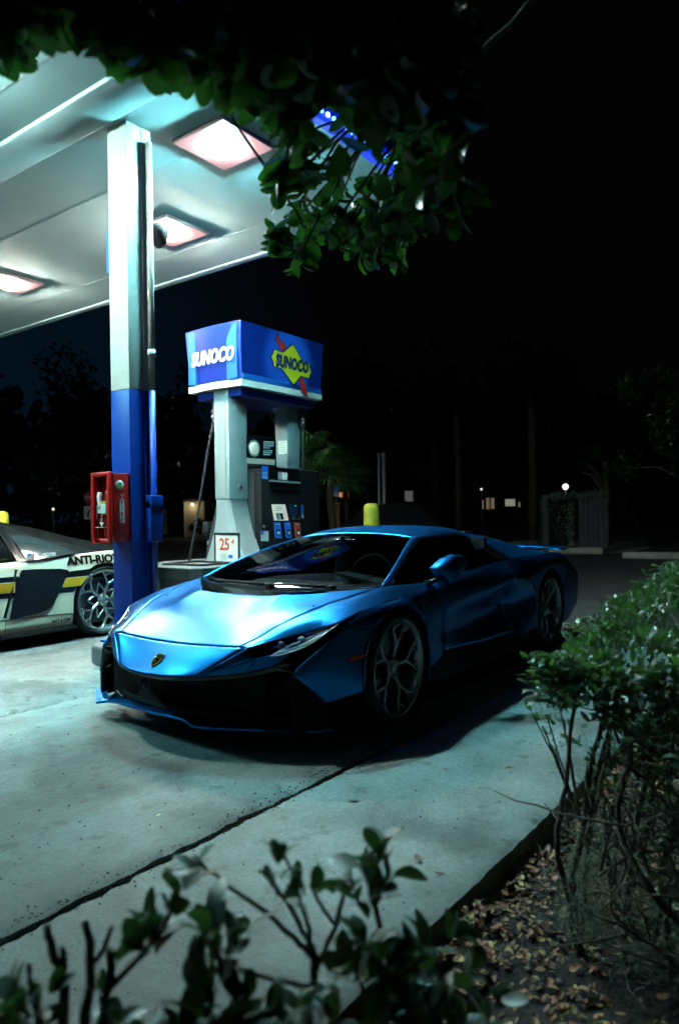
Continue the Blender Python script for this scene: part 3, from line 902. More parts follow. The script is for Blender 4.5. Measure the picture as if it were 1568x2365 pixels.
for k, (s, y) in enumerate((("35.26", 1096.2), ("10.81", 1104.2))):
    q = on(655.8, y) - po
    flat_text("display_digits", s, 0.062, mat("display ink", (0.5, 0.6, 0.6), 0.5, emit=(0.75, 1.0, 1.0), estr=0.5), pump, (q.x, q.y - 0.0105, q.z), (R(90), 0, 0), 0.0004, 0.001, 0, 0.75)
plate("display_ledge", [(621, 1108.5), (690, 1113.5), (690, 1117), (621, 1112)], M['pump_grey'], 0.035)
plate("card_hood", [(621, 1113), (690, 1118), (688, 1136), (623, 1131)], M['black_gloss'], 0.02)
plate("notice_screen", [(626.6, 1165), (657, 1165), (665, 1202), (633, 1202)], mat("lit notice", (0.6, 0.6, 0.52), 0.6, emit=(0.95, 0.93, 0.78), estr=0.36), 0.012)
plate("notice_picture", [(636, 1185.5), (651, 1185.5), (654, 1200), (639, 1200)], M['black_gloss'], 0.001, 0.0125)
plate("notice_picture_art", [(640, 1187), (644, 1187), (649, 1199), (641, 1199)], mat("mint print", (0.35, 0.55, 0.40), 0.6), 0.0008, 0.0137)
for y in (1170, 1174, 1178):
    plate("notice_print", [(635, y), (650, y), (650.4, y + 1.0), (635.3, y + 1.0)], M['pump_grey'], 0.0006, 0.0125)
plate("card_reader", [(669, 1165), (684.5, 1166), (684.5, 1190), (669, 1188)], mat("reader navy", (0.01, 0.02, 0.07), 0.3), 0.02)
plate("reader_light", [(678.4, 1167.3), (680.4, 1167.4), (680.4, 1169), (678.4, 1168.9)], glow("green diode", (0.1, 1, 0.25), 2.5), 0.002, 0.021)
plate("keypad", [(672, 1192), (687, 1192.5), (690.5, 1201), (674.5, 1200.5)], M['steel'], 0.03)
for x0, x1, m_, lab in ((631.6, 645, 'label_blue', "REGULAR"), (656, 668, 'label_blue', "PLUS"), (678.5, 690, 'ink_red', "ULTRA")):
    plate("grade_button", [(x0, 1206), (x1, 1206.5), (x1 + 4, 1243), (x0 + 4, 1242.5)], M[m_], 0.018)
    plate("button_window", [(x0 + 4.2, 1224), (x1 - 0.6, 1224.4), (x1 + 1, 1235.5), (x0 + 5.4, 1235)], M['black_gloss'], 0.001, 0.0185)
    plate("button_price", [(x0 + 5.6, 1227), (x1 - 1.2, 1227.2), (x1 - 0.3, 1234), (x0 + 6.4, 1233.8)], M['ink_white'], 0.001, 0.02)
    q = on((x0 + x1) / 2 + 0.8, 1210.8) - po
    flat_text("button_word", lab, 0.022, M['ink_white'], pump, (q.x, q.y - 0.0195, q.z), (R(90), 0, 0), 0.0004, 0.0004)
plate("oval_sticker", [(694.5, 1168), (697.5, 1164.5), (700.5, 1168), (701.5, 1185), (699.5, 1190), (695.5, 1187)], M['label_blue'], 0.002)
plate("small_sticker", [(695.5, 1188), (701, 1189.5), (701.2, 1197.5), (695.8, 1196)], M['ink_white'], 0.002)
plate("permit_label", [(602.7, 1226), (620, 1227), (620, 1250), (602.7, 1249)], M['paper'], 0.002)
plate("permit_mark", [(602.7, 1226.2), (608.5, 1226.5), (608.5, 1235), (602.7, 1234.8)], M['label_blue'], 0.001, 0.0024)
q = on(610, 1216) - po
b = MB(); b.lathe([(0, -0.012), (0.016, -0.012), (0.02, -0.004), (0.02, 0)], 16, 'y', tuple(q)); b.build("key_lock", M['steel'], pump)
# notice taped to the far pylon
plate("pylon_notice", [(643, 1018.5), (663, 1017.5), (663, 1047.5), (644, 1049.5)], M['paper'], 0.002, 0.0, None, 0, 7.30)
for y in (1023, 1028, 1033, 1038, 1043):
    plate("pylon_notice_print", [(646, y), (660, y - 0.6), (660, y + 0.3), (646, y + 0.9)], M['ink_red'], 0.0006, 0.0022, None, 0, 7.30)


# hoses ------------------------------------------------------------
def hose(path, name="hose"):
    P(lambda b: b.tube(cr_curve(path, 6), 0.017, 8), name, M['hose'])


def breakaway(x, y, z, name="breakaway_joint"):
    P(lambda b: b.lathe([(0.012, 0.16), (0.02, 0.14), (0.02, 0.05), (0.035, 0.04), (0.036, 0.01), (0.022, 0.0), (0.022, -0.02), (0.036, -0.03), (0.036, -0.06), (0.02, -0.07), (0.018, -0.17)], 16, 'z', (x, y, z)), name, M['steel'])


p0 = at(495, 905, 1, 6.64); p1 = at(494, 955, 1, 6.64)
breakaway(p1.x, p1.y, p1.z)
hose([(p0.x, p0.y, p0.z + 0.05), (p0.x, p0.y, p0.z - 0.1), (p1.x, p1.y, p1.z + 0.14)])
hp = [(494, 975, 6.64), (486, 1010, 6.66), (471, 1100, 6.72), (455, 1200, 6.80), (444, 1260, 6.86), (437, 1297, 6.90)]
pts = [at(a, b_, 1, c) for a, b_, c in hp]
hose([p[:] for p in pts])
e_ = pts[-1]
p0 = at(699, 917, 1, 6.18); p1 = at(699.5, 975, 1, 6.18)
breakaway(p1.x, p1.y, p1.z)
hose([(p0.x, p0.y, p0.z + 0.08), (p0.x, p0.y, p0.z - 0.1), (p1.x, p1.y, p1.z + 0.14)])
hose([at(a, b_, 1, 6.16)[:] for a, b_ in ((700, 990), (701, 1060), (704, 1130), (708, 1190), (714, 1225), (722, 1205))])
# nozzle hanging in its boot on the far side, seen past the foot
nx_ = at(478, 1210, 1, 6.72); nb = at(482, 1262, 1, 6.72)
P(lambda b: (b.box((nx_.x - 0.03, nx_.y - 0.05, nx_.z - 0.12), (nx_.x + 0.12, nx_.y + 0.06, nx_.z + 0.03), 0.02), b.tube([(nx_.x - 0.02, nx_.y, nx_.z + 0.0), (nx_.x + 0.0, nx_.y, nx_.z - 0.12), (nx_.x + 0.02, nx_.y, nx_.z - 0.24)], [0.03, 0.026, 0.02], 10)), "nozzle", M['black_matt'])
P(lambda b: b.tube([(nx_.x + 0.02, nx_.y, nx_.z - 0.20), (nx_.x + 0.02, nx_.y, nx_.z - 0.27)], 0.024, 10), "nozzle_collar", M['steel'])
P(lambda b: b.tube([(nx_.x + 0.02, nx_.y, nx_.z - 0.27), (nx_.x + 0.02, nx_.y + 0.02, IZ + 0.01)], 0.016, 8), "hose", M['hose'])
P(lambda b: b.prism([(6.26, 6.505, 1.40), (6.26, 6.535, 1.38), (6.26, 6.66, 1.02), (6.26, 6.74, IZ + 0.003), (6.26, 6.64, IZ + 0.003), (6.26, 6.56, 1.05)], (0.12, 0, 0)), "nozzle_boot", mat("boot grey", (0.03, 0.035, 0.04), 0.6))

# framed price card standing against the foot (faces -X)
b = MB()
q0 = at(494.5, 1241, 0, 6.0); q1 = at(552, 1241, 0, 6.0)
w = (q0.y - q1.y); hgt = 0.36
zc = IZ + 0.004
for a, c in (((0, 0, 0), (0.02, 0.022, hgt)), ((0, w - 0.022, 0), (0.02, w, hgt)), ((0, 0.022, 0), (0.02, w - 0.022, 0.02)), ((0, 0.022, hgt - 0.026), (0.02, w - 0.022, hgt))):
    b.box(a, c, 0.003)
pc_t = empty("price_card", (6.0, q1.y, zc), 0, "small framed 25 cent price card leaning against the pump foot", "price card")
b.build("frame", mat("dark frame", (0.012, 0.011, 0.010), 0.5, spec=0.2), pc_t)
b = MB(); b.box((0.006, 0.0225, 0.0205), (0.016, w - 0.0225, hgt - 0.0265)); b.build("card", M['paper'], pc_t)
flat_text("price_lettering", "25", 0.195, M['ink_red'], pc_t, (0.003, w / 2 + 0.035, hgt * 0.60), (R(90), 0, R(-90)), 0.001, 0.006, 0, 0.86)
flat_text("price_lettering", "¢", 0.11, M['ink_red'], pc_t, (0.003, w / 2 - 0.105, hgt * 0.70), (R(90), 0, R(-90)), 0.001, 0.004, 0, 0.9)
b = MB()
for k in range(6):
    b.box((0.003, w / 2 + 0.0, 0.045 + k * 0.012), (0.0045, w / 2 + 0.10, 0.049 + k * 0.012))
b.build("card_print", M['pump_grey'], pc_t)
b = MB(); b.box((0.003, w / 2 - 0.10, 0.06), (0.0045, w / 2 - 0.03, 0.10)); b.build("card_picture", M['label_blue'], pc_t)

# flat black grating lying on the island end
b = MB()
g0 = [at(*q, 2, IZ + 0.012) for q in ((490, 1295), (553, 1296), (592, 1290), (520, 1289))]
g0 = [Vector((5.48, 6.62, 0)), Vector((5.56, 6.05, 0)), Vector((5.98, 6.02, 0)), Vector((6.02, 6.66, 0))]
for i in range(4):
    p, q = g0[i], g0[(i + 1) % 4]
    b.bar((p.x, p.y, IZ + 0.022), (q.x, q.y, IZ + 0.022), 0.05, 0.05, 0.02, 0.02, (0, 0, 1))
tag(b.build("floor_frame", M['black_matt']), "black open frame lying flat on the island beside the pump foot", "frame")


# bollards ---------------------------------------------------------
def bollard(x, y, z0, z1, r, label):
    t = empty("bollard", (x, y, z0), 0, label, "bollard", "yellow bollards at the island ends")
    H_ = z1 - z0
    b = MB(); b.lathe([(r, 0.0), (r, H_ - r * 0.75), (r * 0.96, H_ - r * 0.42), (r * 0.80, H_ - r * 0.16), (r * 0.5, H_ - 0.02 * r), (0, H_)], 32); b.build("sleeve", M['bollard'], t)
    b = MB(); b.lathe([(r + 0.002, H_ - 0.34), (r + 0.002, H_ - 0.375)], 32); b.build("reflective_band", M['tape'], t)


D = 11.0
bp_ = far(858, D)
bollard(bp_.x, bp_.y, IZ, 1.22 + (1186 - 1160) / 150.0, 0.122, "yellow plastic bollard behind the blue car's roof")
bp_ = far(2, 11.6)
bollard(bp_.x, bp_.y, gz(9), 1.22 + (1199 - 1178) / 142.0, 0.122, "yellow bollard behind the white car at the left edge")
# ================================================================== BLUE SPORTS CAR
# car axes: u to its left, v backwards from the front axle, z up
CAR0 = Vector((3.48, 3.11, 0.0)); CYAW = R(2.0)
car = empty("sports_car", CAR0, CYAW, "low satin blue mid-engined supercar parked nose towards the camera", "sports car")
CEN = (1.3, 0.0, 0.35)


def L3(p):
    return (p[1], -p[0], p[2])


def grids(rows, ku=5, kv=5, mirror=True, **e):
    if mirror and all(abs(r[0][0]) < 1e-6 for r in rows):       # runs across the centre line: one seamless surface
        rows = [[(-p[0],) + tuple(p[1:]) for p in r[:0:-1]] + list(r) for r in rows]
        if 'c1' in e: e['c0'] = e['c1']
        mirror = False
    G = patch([[L3(p) for p in r] for r in rows], ku, kv)
    G = pull(G, **e) if e else G
    out = [G]
    if mirror:
        H_ = G.copy(); H_[..., 1] *= -1; out.append(H_)
    return out


def skin(name, specs, m, parent=None, thick=0.010, cen=CEN, merge=False, split=False):
    out = []
    for side in ((0, 1) if split else (None,)):
        mb = MB()
        for sp in specs:
            if isinstance(sp, dict): gs = grids(**sp)
            else: gs = grids(sp)
            for k, G in enumerate(gs):
                if side is None or k == side: grid_add(mb, G, cen)
        o = mb.build(name, m, parent or car)
        if merge:
            bm = bmesh.new(); bm.from_mesh(o.data); bmesh.ops.remove_doubles(bm, verts=bm.verts[:], dist=0.0006); bm.to_mesh(o.data); bm.free()
            o.data.set_sharp_from_angle(angle=R(7 if name == 'hood' else 16))
        if thick > 0:
            s_ = o.modifiers.new("thickness", 'SOLIDIFY'); s_.thickness = thick; s_.offset = -1; s_.use_even_offset = False
        out.append(o)
    return out


PAINT = M['paint']
G4 = 0.0024
# ---- hood, with a raised crease each side
hood_c = [[(0, -.866, .5345), (.10, -.866, .5355), (.21, -.865, .539), (.33, -.861, .545)],
          [(0, -.775, .578), (.10, -.775, .579), (.22, -.772, .581), (.365, -.76, .585)],
          [(0, -.64, .638), (.10, -.64, .638), (.22, -.635, .637), (.385, -.62, .637)],
          [(0, -.48, .692), (.10, -.48, .692), (.21, -.48, .692), (.355, -.475, .705)],
          [(0, -.335, .744), (.10, -.335, .745), (.20, -.337, .746), (.325, -.34, .757)]]
hood_o = [[(.33, -.861, .545), (.40, -.857, .548), (.47, -.848, .551)],
          [(.365, -.76, .585), (.44, -.74, .588), (.515, -.745, .588)],
          [(.385, -.62, .637), (.47, -.605, .641), (.558, -.635, .638)],
          [(.355, -.475, .705), (.48, -.46, .693), (.622, -.475, .692)],
          [(.325, -.34, .757), (.50, -.29, .731), (.672, -.29, .7285)],
          [(.325, -.34, .757), (.53, -.15, .762), (.712, -.14, .7505)],
          [(.325, -.34, .757), (.545, -.12, .765), (.757, .085, .782)]]
skin("hood", [dict(rows=hood_c, ku=6, r0=G4), dict(rows=hood_o[:5], ku=6, r0=G4, c1=G4), dict(rows=[hood_o[4], hood_o[5], hood_o[6]], c1=G4)], PAINT, merge=True)
# ---- nose below the shut line
nose = [[(0, -1.062, .398), (.16, -1.048, .400), (.31, -.995, .403)],
        [(0, -1.005, .436), (.19, -.988, .441), (.372, -.945, .451)],
        [(0, -.938, .486), (.22, -.928, .490), (.448, -.897, .502)],
        [(0, -.871, .5315), (.22, -.869, .536), (.52, -.857, .548)]]
Cn = (.31, -.995, .403); HL1 = (.52, -.857, .548); HL2 = (.565, -.84, .493); HL3 = (.69, -.75, .517); B1 = (.52, -.865, .421); B2 = (.635, -.79, .455); B3 = (.705, -.742, .507)


def mid(a, b, t=0.5, dz=0.0): return (a[0] + (b[0] - a[0]) * t, a[1] + (b[1] - a[1]) * t, a[2] + (b[2] - a[2]) * t + dz)


facA = [[Cn, Cn], [mid(Cn, HL1, .5), mid(Cn, HL2, .5)], [HL1, HL2]]
facB1 = [[Cn, Cn], [mid(Cn, HL2, .5, .003), mid(Cn, B1, .5)], [HL2, B1]]
facB2 = [[HL2, B1], [mid(HL2, HL3, .5, .004), mid(B1, B2, .5)], [mid(HL2, HL3, .9, .002), B2], [B3, B3]]
skin("nose_panel", [dict(rows=nose, r1=0.002), dict(rows=facA), dict(rows=facB1), dict(rows=facB2)], PAINT, thick=0.014)
# ---- front wing (fender) top and side
fen = [[(.475, -.843, .552), (.50, -.85, .551), (.522, -.855, .549)],
       [(.520, -.745, .588), (.56, -.75, .583), (.592, -.752, .569)],
       [(.562, -.635, .638), (.62, -.645, .622), (.667, -.652, .590)],
       [(.600, -.535, .674), (.69, -.54, .656), (.747, -.556, .614)],
       [(.627, -.475, .692), (.74, -.46, .678), (.835, -.475, .646)],
       [(.676, -.29, .7285), (.775, -.285, .724), (.866, -.29, .690)],
       [(.716, -.14, .7505), (.79, -.12, .747), (.886, -.12, .714)],
       [(.76, .09, .782), (.812, .09, .766), (.893, .08, .722)],
       [(.79, .30, .782), (.835, .30, .766), (.894, .30, .728)],
       [(.815, .555, .776), (.855, .555, .762), (.892, .555, .735)]]
fside = [[(.835, -.475, .646), (.855, -.44, .645), (.868, -.428, .643)],
         [(.866, -.29, .690), (.90, -.285, .655), (.922, -.262, .600)],
         [(.886, -.12, .714), (.916, -.115, .702), (.935, -.115, .680)],
         [(.893, .08, .722), (.92, .07, .708), (.937, .055, .692)],
         [(.894, .20, .726), (.93, .20, .67), (.937, .195, .640)],
         [(.894, .30, .728), (.93, .31, .60), (.937, .30, .545)]]
frear = [[(.894, .30, .728), (.893, .43, .732), (.892, .555, .735)],
         [(.93, .31, .61), (.93, .43, .62), (.925, .555, .62)],
         [(.937, .335, .47), (.93, .44, .47), (.915, .555, .47)],
         [(.937, .366, .33), (.935, .45, .33), (.93, .555, .33)],
         [(.93, .335, .17), (.935, .45, .17), (.94, .555, .17)]]
cheek = [[(.82, -.59, .235), (.875, -.47, .25), (.922, -.362, .265)],
         [(.795, -.665, .315), (.865, -.52, .33), (.928, -.366, .345)],
         [(.757, -.762, .425), (.85, -.56, .44), (.922, -.35, .43)],
         [(.81, -.60, .535), (.87, -.48, .53), (.92, -.315, .515)],
         [(.865, -.43, .640), (.895, -.34, .625), (.922, -.262, .600)]]
skin("front_wing", [dict(rows=fen, c0=G4, ku=6), dict(rows=fside, ku=6), dict(rows=frear, c1=G4)], PAINT, merge=True, split=True)
skin("bumper_cheek", [dict(rows=cheek, r1=0.003)], PAINT, split=True)
# ---- doors
door = [[(.815, .56, .776), (.83, 1.0, .80), (.835, 1.4, .82), (.84, 1.75, .842)],
        [(.892, .56, .735), (.88, 1.0, .76), (.873, 1.4, .785), (.877, 1.75, .81)],
        [(.925, .56, .62), (.915, 1.0, .64), (.93, 1.4, .66), (.96, 1.75, .70)],
        [(.915, .56, .47), (.87, 1.0, .46), (.84, 1.4, .47), (.83, 1.75, .50)],
        [(.93, .56, .33), (.92, 1.0, .30), (.93, 1.4, .29), (.94, 1.75, .29)]]
sill = [[(.93, .37, .325), (.93, .56, .325), (.92, 1.0, .295), (.93, 1.4, .285), (.94, 1.75, .285), (.955, 2.2, .31)],
        [(.93, .35, .17), (.945, .56, .165), (.95, 1.0, .15), (.96, 1.4, .15), (.965, 1.75, .155), (.965, 2.24, .17)],
        [(.80, .35, .12), (.80, .56, .12), (.80, 1.0, .115), (.80, 1.4, .115), (.80, 1.75, .115), (.80, 2.24, .12)]]
for sgn in (1, -1):
    mb = MB()
    for G in grids(door, c0=G4, c1=G4, r1=G4)[(0 if sgn > 0 else 1):(1 if sgn > 0 else 2)]: grid_add(mb, G, CEN)
    o = mb.build("door", PAINT, car)
    s_ = o.modifiers.new("thickness", 'SOLIDIFY'); s_.thickness = 0.012; s_.offset = -1
    hb = MB(); hb.box((1.50, -sgn * .905 - .012, .70), (1.66, -sgn * .905 + .012, .722), 0.006); hb.build("handle", M['black_matt'], o)
skin("side_sill", [dict(rows=sill)], M['black_matt'], split=True)
# ---- rear quarters
q_front = [[(.84, 1.755, .842), (.85, 1.9, .85), (.86, 2.05, .857)],
           [(.877, 1.755, .81), (.88, 1.9, .822), (.885, 2.05, .833)],
           [(.96, 1.755, .70), (.955, 1.9, .69), (.952, 2.12, .70)],
           [(.83, 1.755, .50), (.90, 1.95, .50), (.955, 2.29, .545)],
           [(.94, 1.755, .29), (.95, 1.98, .31), (.965, 2.24, .345)],
           [(.965, 1.755, .16), (.965, 2.0, .165), (.96, 2.28, .18)]]
q_over = [[(.885, 2.05, .833), (.952, 2.12, .70), (.955, 2.29, .545)],
          [(.893, 2.33, .845), (.952, 2.35, .76), (.957, 2.40, .66)],
          [(.90, 2.62, .850), (.952, 2.62, .79), (.957, 2.62, .727)],
          [(.89, 2.90, .845), (.952, 2.90, .77), (.957, 2.84, .66)],
          [(.87, 3.15, .832), (.945, 3.15, .70), (.957, 2.95, .535)]]
q_rear = [[(.87, 3.15, .832), (.84, 3.30, .82), (.80, 3.43, .80)],
          [(.945, 3.15, .70), (.935, 3.32, .68), (.915, 3.47, .66)],
          [(.957, 2.95, .535), (.955, 3.2, .535), (.942, 3.48, .535)],
          [(.955, 3.0, .345), (.95, 3.2, .35), (.935, 3.46, .36)],
          [(.94, 2.97, .2), (.93, 3.2, .21), (.90, 3.42, .25)]]
deck = [[(.47, 1.95, 1.045), (.62, 1.93, .985), (.78, 1.9, .90), (.85, 1.9, .85)],
        [(.46, 2.25, 1.022), (.60, 2.25, .965), (.76, 2.25, .885), (.88, 2.25, .843)],
        [(.45, 2.62, .975), (.60, 2.62, .925), (.76, 2.62, .868), (.90, 2.62, .850)],
        [(.44, 3.0, .905), (.60, 3.0, .875), (.74, 3.0, .848), (.88, 3.0, .842)],
        [(.43, 3.43, .83), (.58, 3.43, .822), (.70, 3.43, .812), (.80, 3.43, .80)]]
deck_in = [[(.86, 2.05, .857), (.885, 2.05, .833)], [(.878, 2.25, .848), (.892, 2.30, .845)], [(.89, 2.6, .853), (.90, 2.62, .850)]]
skin("rear_quarter", [dict(rows=q_front, c0=G4), dict(rows=q_over), dict(rows=q_rear), dict(rows=deck, c0=G4)], PAINT, merge=True, split=True)
# ---- engine cover and roof
eng = [[(0, 1.70, 1.118), (.25, 1.70, 1.112), (.495, 1.72, 1.077)],
       [(0, 2.0, 1.085), (.25, 2.0, 1.078), (.468, 2.0, 1.042)],
       [(0, 2.4, 1.025), (.25, 2.4, 1.022), (.455, 2.4, 1.006)],
       [(0, 2.9, .925), (.25, 2.9, .925), (.442, 2.9, .923)],
       [(0, 3.43, .835), (.25, 3.43, .834), (.43, 3.43, .83)]]
skin("engine_cover", [dict(rows=eng, c1=G4, r0=G4)], M['black_gloss'])
for k in range(4):
    v0 = 2.15 + k * 0.30; z0 = 1.064 - (v0 - 2.0) * 0.165
    b = MB(); b.box((v0, -.36, z0 - 0.012), (v0 + 0.18, .36, z0 + 0.02)); b.build("engine_louvre", M['black_matt'], car, 0.004, rot=None)
roof = [[(0, .985, 1.080), (.25, .98, 1.073), (.42, .965, 1.058), (.49, .955, 1.049)],
        [(0, 1.10, 1.101), (.26, 1.10, 1.096), (.45, 1.09, 1.079), (.525, 1.08, 1.062)],
        [(0, 1.30, 1.123), (.27, 1.30, 1.118), (.46, 1.29, 1.100), (.55, 1.28, 1.075)],
        [(0, 1.50, 1.127), (.26, 1.50, 1.122), (.44, 1.50, 1.105), (.535, 1.50, 1.080)],
        [(0, 1.70, 1.118), (.25, 1.70, 1.112), (.42, 1.71, 1.097), (.50, 1.72, 1.075)]]
skin("roof", [dict(rows=roof, r1=G4)], PAINT)
# ---- pillars and roof rails
pil = [[(.757, .085, .783), (.772, .105, .778), (.782, .135, .768)],
       [(.685, .36, .886), (.702, .375, .882), (.712, .40, .870)],
       [(.59, .66, .980), (.612, .675, .976), (.622, .70, .962)],
       [(.49, .955, 1.050), (.525, .965, 1.046), (.545, .985, 1.030)],
       [(.525, 1.08, 1.063), (.555, 1.10, 1.054), (.57, 1.11, 1.036)],
       [(.55, 1.28, 1.076), (.578, 1.29, 1.064), (.592, 1.30, 1.044)],
       [(.535, 1.50, 1.081), (.57, 1.50, 1.066), (.588, 1.50, 1.044)],
       [(.49, 1.73, 1.076), (.54, 1.73, 1.055), (.565, 1.73, 1.03)],
       [(.47, 1.95, 1.046), (.53, 1.95, 1.018), (.56, 1.95, 1.0)]]
skin("roof_pillar", [dict(rows=pil)], PAINT, thick=0.02, split=True)
sidewin = [[(.775, .14, .768), (.80, .30, .774), (.815, .56, .779), (.83, 1.0, .803), (.835, 1.4, .823), (.84, 1.72, .844)],
           [(.745, .30, .82), (.735, .50, .87), (.73, .70, .90), (.725, 1.05, .93), (.73, 1.4, .935), (.75, 1.70, .92)],
           [(.712, .41, .868), (.66, .60, .93), (.60, .80, .987), (.582, 1.12, 1.032), (.588, 1.45, 1.042), (.58, 1.70, 1.03)]]
skin("side_window", [dict(rows=sidewin)], M['side_glass'], thick=0, split=True)
cpil = [[(.84, 1.725, .845), (.85, 1.82, .85), (.85, 1.90, .852)],
        [(.75, 1.70, .92), (.76, 1.82, .915), (.78, 1.9, .902)],
        [(.58, 1.70, 1.03), (.60, 1.82, 1.005), (.62, 1.93, .986)],
        [(.56, 1.71, 1.035), (.565, 1.82, 1.02), (.56, 1.95, 1.002)]]
skin("rear_pillar", [dict(rows=cpil)], M['black_gloss'], split=True)
# ---- windscreen and cowl
ws = [[(0, -.055, .766), (.3, -.035, .768), (.55, .015, .774), (.735, .10, .786)],
      [(0, .22, .872), (.28, .23, .870), (.51, .27, .864), (.675, .36, .883)],
      [(0, .55, .972), (.27, .55, .968), (.47, .58, .962), (.582, .66, .976)],
      [(0, .98, 1.078), (.25, .975, 1.071), (.41, .96, 1.056), (.484, .952, 1.047)]]
skin("windscreen", [dict(rows=ws, ku=7)], M['windshield'], thick=0)
cowl = [[(0, -.335, .740), (.20, -.337, .741), (.325, -.34, .740), (.545, -.12, .761), (.755, .085, .779)],
        [(0, -.19, .759), (.24, -.18, .760), (.40, -.15, .760), (.56, -.04, .770), (.75, .095, .781)],
        [(0, -.055, .762), (.3, -.035, .764), (.45, -.01, .767), (.60, .035, .771), (.735, .10, .782)]]
skin("cowl", [dict(rows=cowl)], M['black_gloss'])
frit = [[(0, -.055, .7675), (.3, -.035, .7695), (.55, .015, .7755), (.735, .10, .7875)],
        [(0, -.02, .785), (.3, -.00, .786), (.54, .055, .790), (.715, .14, .803)]]
skin("screen_edge", [dict(rows=frit)], M['black_gloss'], thick=0)
for u0, v0, u1, v1 in ((-.52, -.02, .02, -.075), (.05, -.085, .46, -.02)):
    b = MB(); b.tube([L3((u0, v0, .783)), L3(((u0 + u1) / 2, (v0 + v1) / 2 - .02, .788)), L3((u1, v1, .778))], [0.007, 0.010, 0.012], 6)
    b.box((v1 - .02, -u1 - .025, .755), (v1 + .03, -u1 + .025, .79), 0.008); b.build("wiper", M['black_matt'], car)
# ---- cabin
b = MB()
b.box((0.02, -.66, .60), (.62, .66, .742), 0.03)
b.prism([(.42, -.60, .742), (.62, -.60, .742), (.62, -.15, .80), (.46, -.15, .80)], (0, 0, 0.02))
b.build("dashboard", M['interior'], car)
b = MB(); b.box((.55, -.74, .20), (1.95, .74, .22)); b.box((1.72, -.72, .22), (1.78, .72, 1.02)); b.box((-.1, -.70, .15), (-.06, .70, .72)); b.build("cabin_floor", M['black_matt'], car)
for sgn in (1, -1):
    b = MB(); b.prism([(1.35, -sgn * .36 - .23, .35), (1.62, -sgn * .36 - .23, .35), (1.72, -sgn * .36 - .23, .85), (1.70, -sgn * .36 - .2, 1.0), (1.60, -sgn * .36 - .2, 1.0), (1.52, -sgn * .36 - .23, .8)], (0, .45, 0)); b.box((.95, -sgn * .36 - .24, .30), (1.45, -sgn * .36 + .24, .42), 0.03)
    b.build("seat", M['interior'], car, 0.02)
b = MB(); rt_ = [(.60 + .06 * math.sin(a), -.36 + .175 * math.cos(a), .77 + .165 * math.sin(a)) for a in np.linspace(0, 2 * math.pi, 29)]
b.tube(rt_, 0.014, 8); b.box((.58, -.40, .74), (.62, -.32, .80), 0.01); b.box((.59, -.52, .755), (.61, -.2, .775)); b.build("steering_wheel", M['black_matt'], car)
b = MB(); b.box((.80, -.11, .985), (.83, .11, 1.04), 0.012); b.tube([(.815, 0, 1.03), (.78, 0, 1.058)], 0.012, 8); b.build("inside_mirror", M['black_gloss'], car)
b = MB(); b.prism([(.80, -.015, 1.025), (.92, .0, 1.056), (.93, .24, 1.055), (.80, .28, 1.015)], (0, 0, -0.012)); b.build("sun_visor", mat("pale visor", (0.22, 0.26, 0.26), 0.8), car)
# ---- inner black body that shows through gaps and openings
inner = MB()
inner.box((-.80, -.60, .16), (-.42, .60, .50)); inner.box((-.45, -.55, .12), (.60, .55, .60)); inner.box((.45, -.82, .12), (2.2, .82, .60)); inner.box((2.1, -.55, .12), (3.35, .55, .74)); inner.box((3.0, -.8, .2), (3.40, .8, .74))
inner.build("underbody", M['black_mesh'], car)
gapskin = [[(p[0] * .985, p[1] + .008, p[2] - .020) for p in r] for r in hood_c]
gapskin2 = [[(p[0] * .99, p[1] + .006, p[2] - .020) for p in r] for r in hood_o[:5]]
under_f = [[(p[0] - .006, p[1], p[2] - .020) for p in r] for r in fen]
skin("gap_liner", [gapskin, gapskin2, under_f], M['black_mesh'], thick=0)
# wheel-arch liners
for sgn in (1, -1):
    for vc, zc_, rr in ((0, .33, .385), (2.62, .345, .40)):
        b = MB(); n = 20
        prof = []
        vs = []
        for k in range(n + 1):
            a = math.pi * (-0.12 + 1.24 * k / n)
            vs += [(vc + rr * math.cos(a), -sgn * .60, zc_ + rr * math.sin(a) * .97), (vc + rr * math.cos(a), -sgn * .925, zc_ + rr * math.sin(a) * .97)]
        b.add(vs, [(2 * k, 2 * k + 1, 2 * k + 3, 2 * k + 2) for k in range(n)], True)
        b.box((vc - rr, -sgn * .60, .14), (vc + rr, -sgn * .59, zc_ + rr))
        b.build("arch_liner", M['black_mesh'], car)
# ---- rear end
rear = [[(0, 3.44, .832), (.43, 3.44, .828), (.80, 3.435, .798)], [(0, 3.54, .70), (.45, 3.53, .70), (.915, 3.475, .66)], [(0, 3.56, .5), (.45, 3.55, .5), (.94, 3.485, .53)], [(0, 3.5, .25), (.45, 3.5, .25), (.90, 3.425, .25)]]
skin("rear_fascia", [rear], M['black_gloss'])
b = MB()
for sgn in (1, -1): b.box((3.50, -sgn * .75, .64), (3.56, -sgn * .35, .69), 0.01)
b.build("tail_lamp", M['amber'], car)
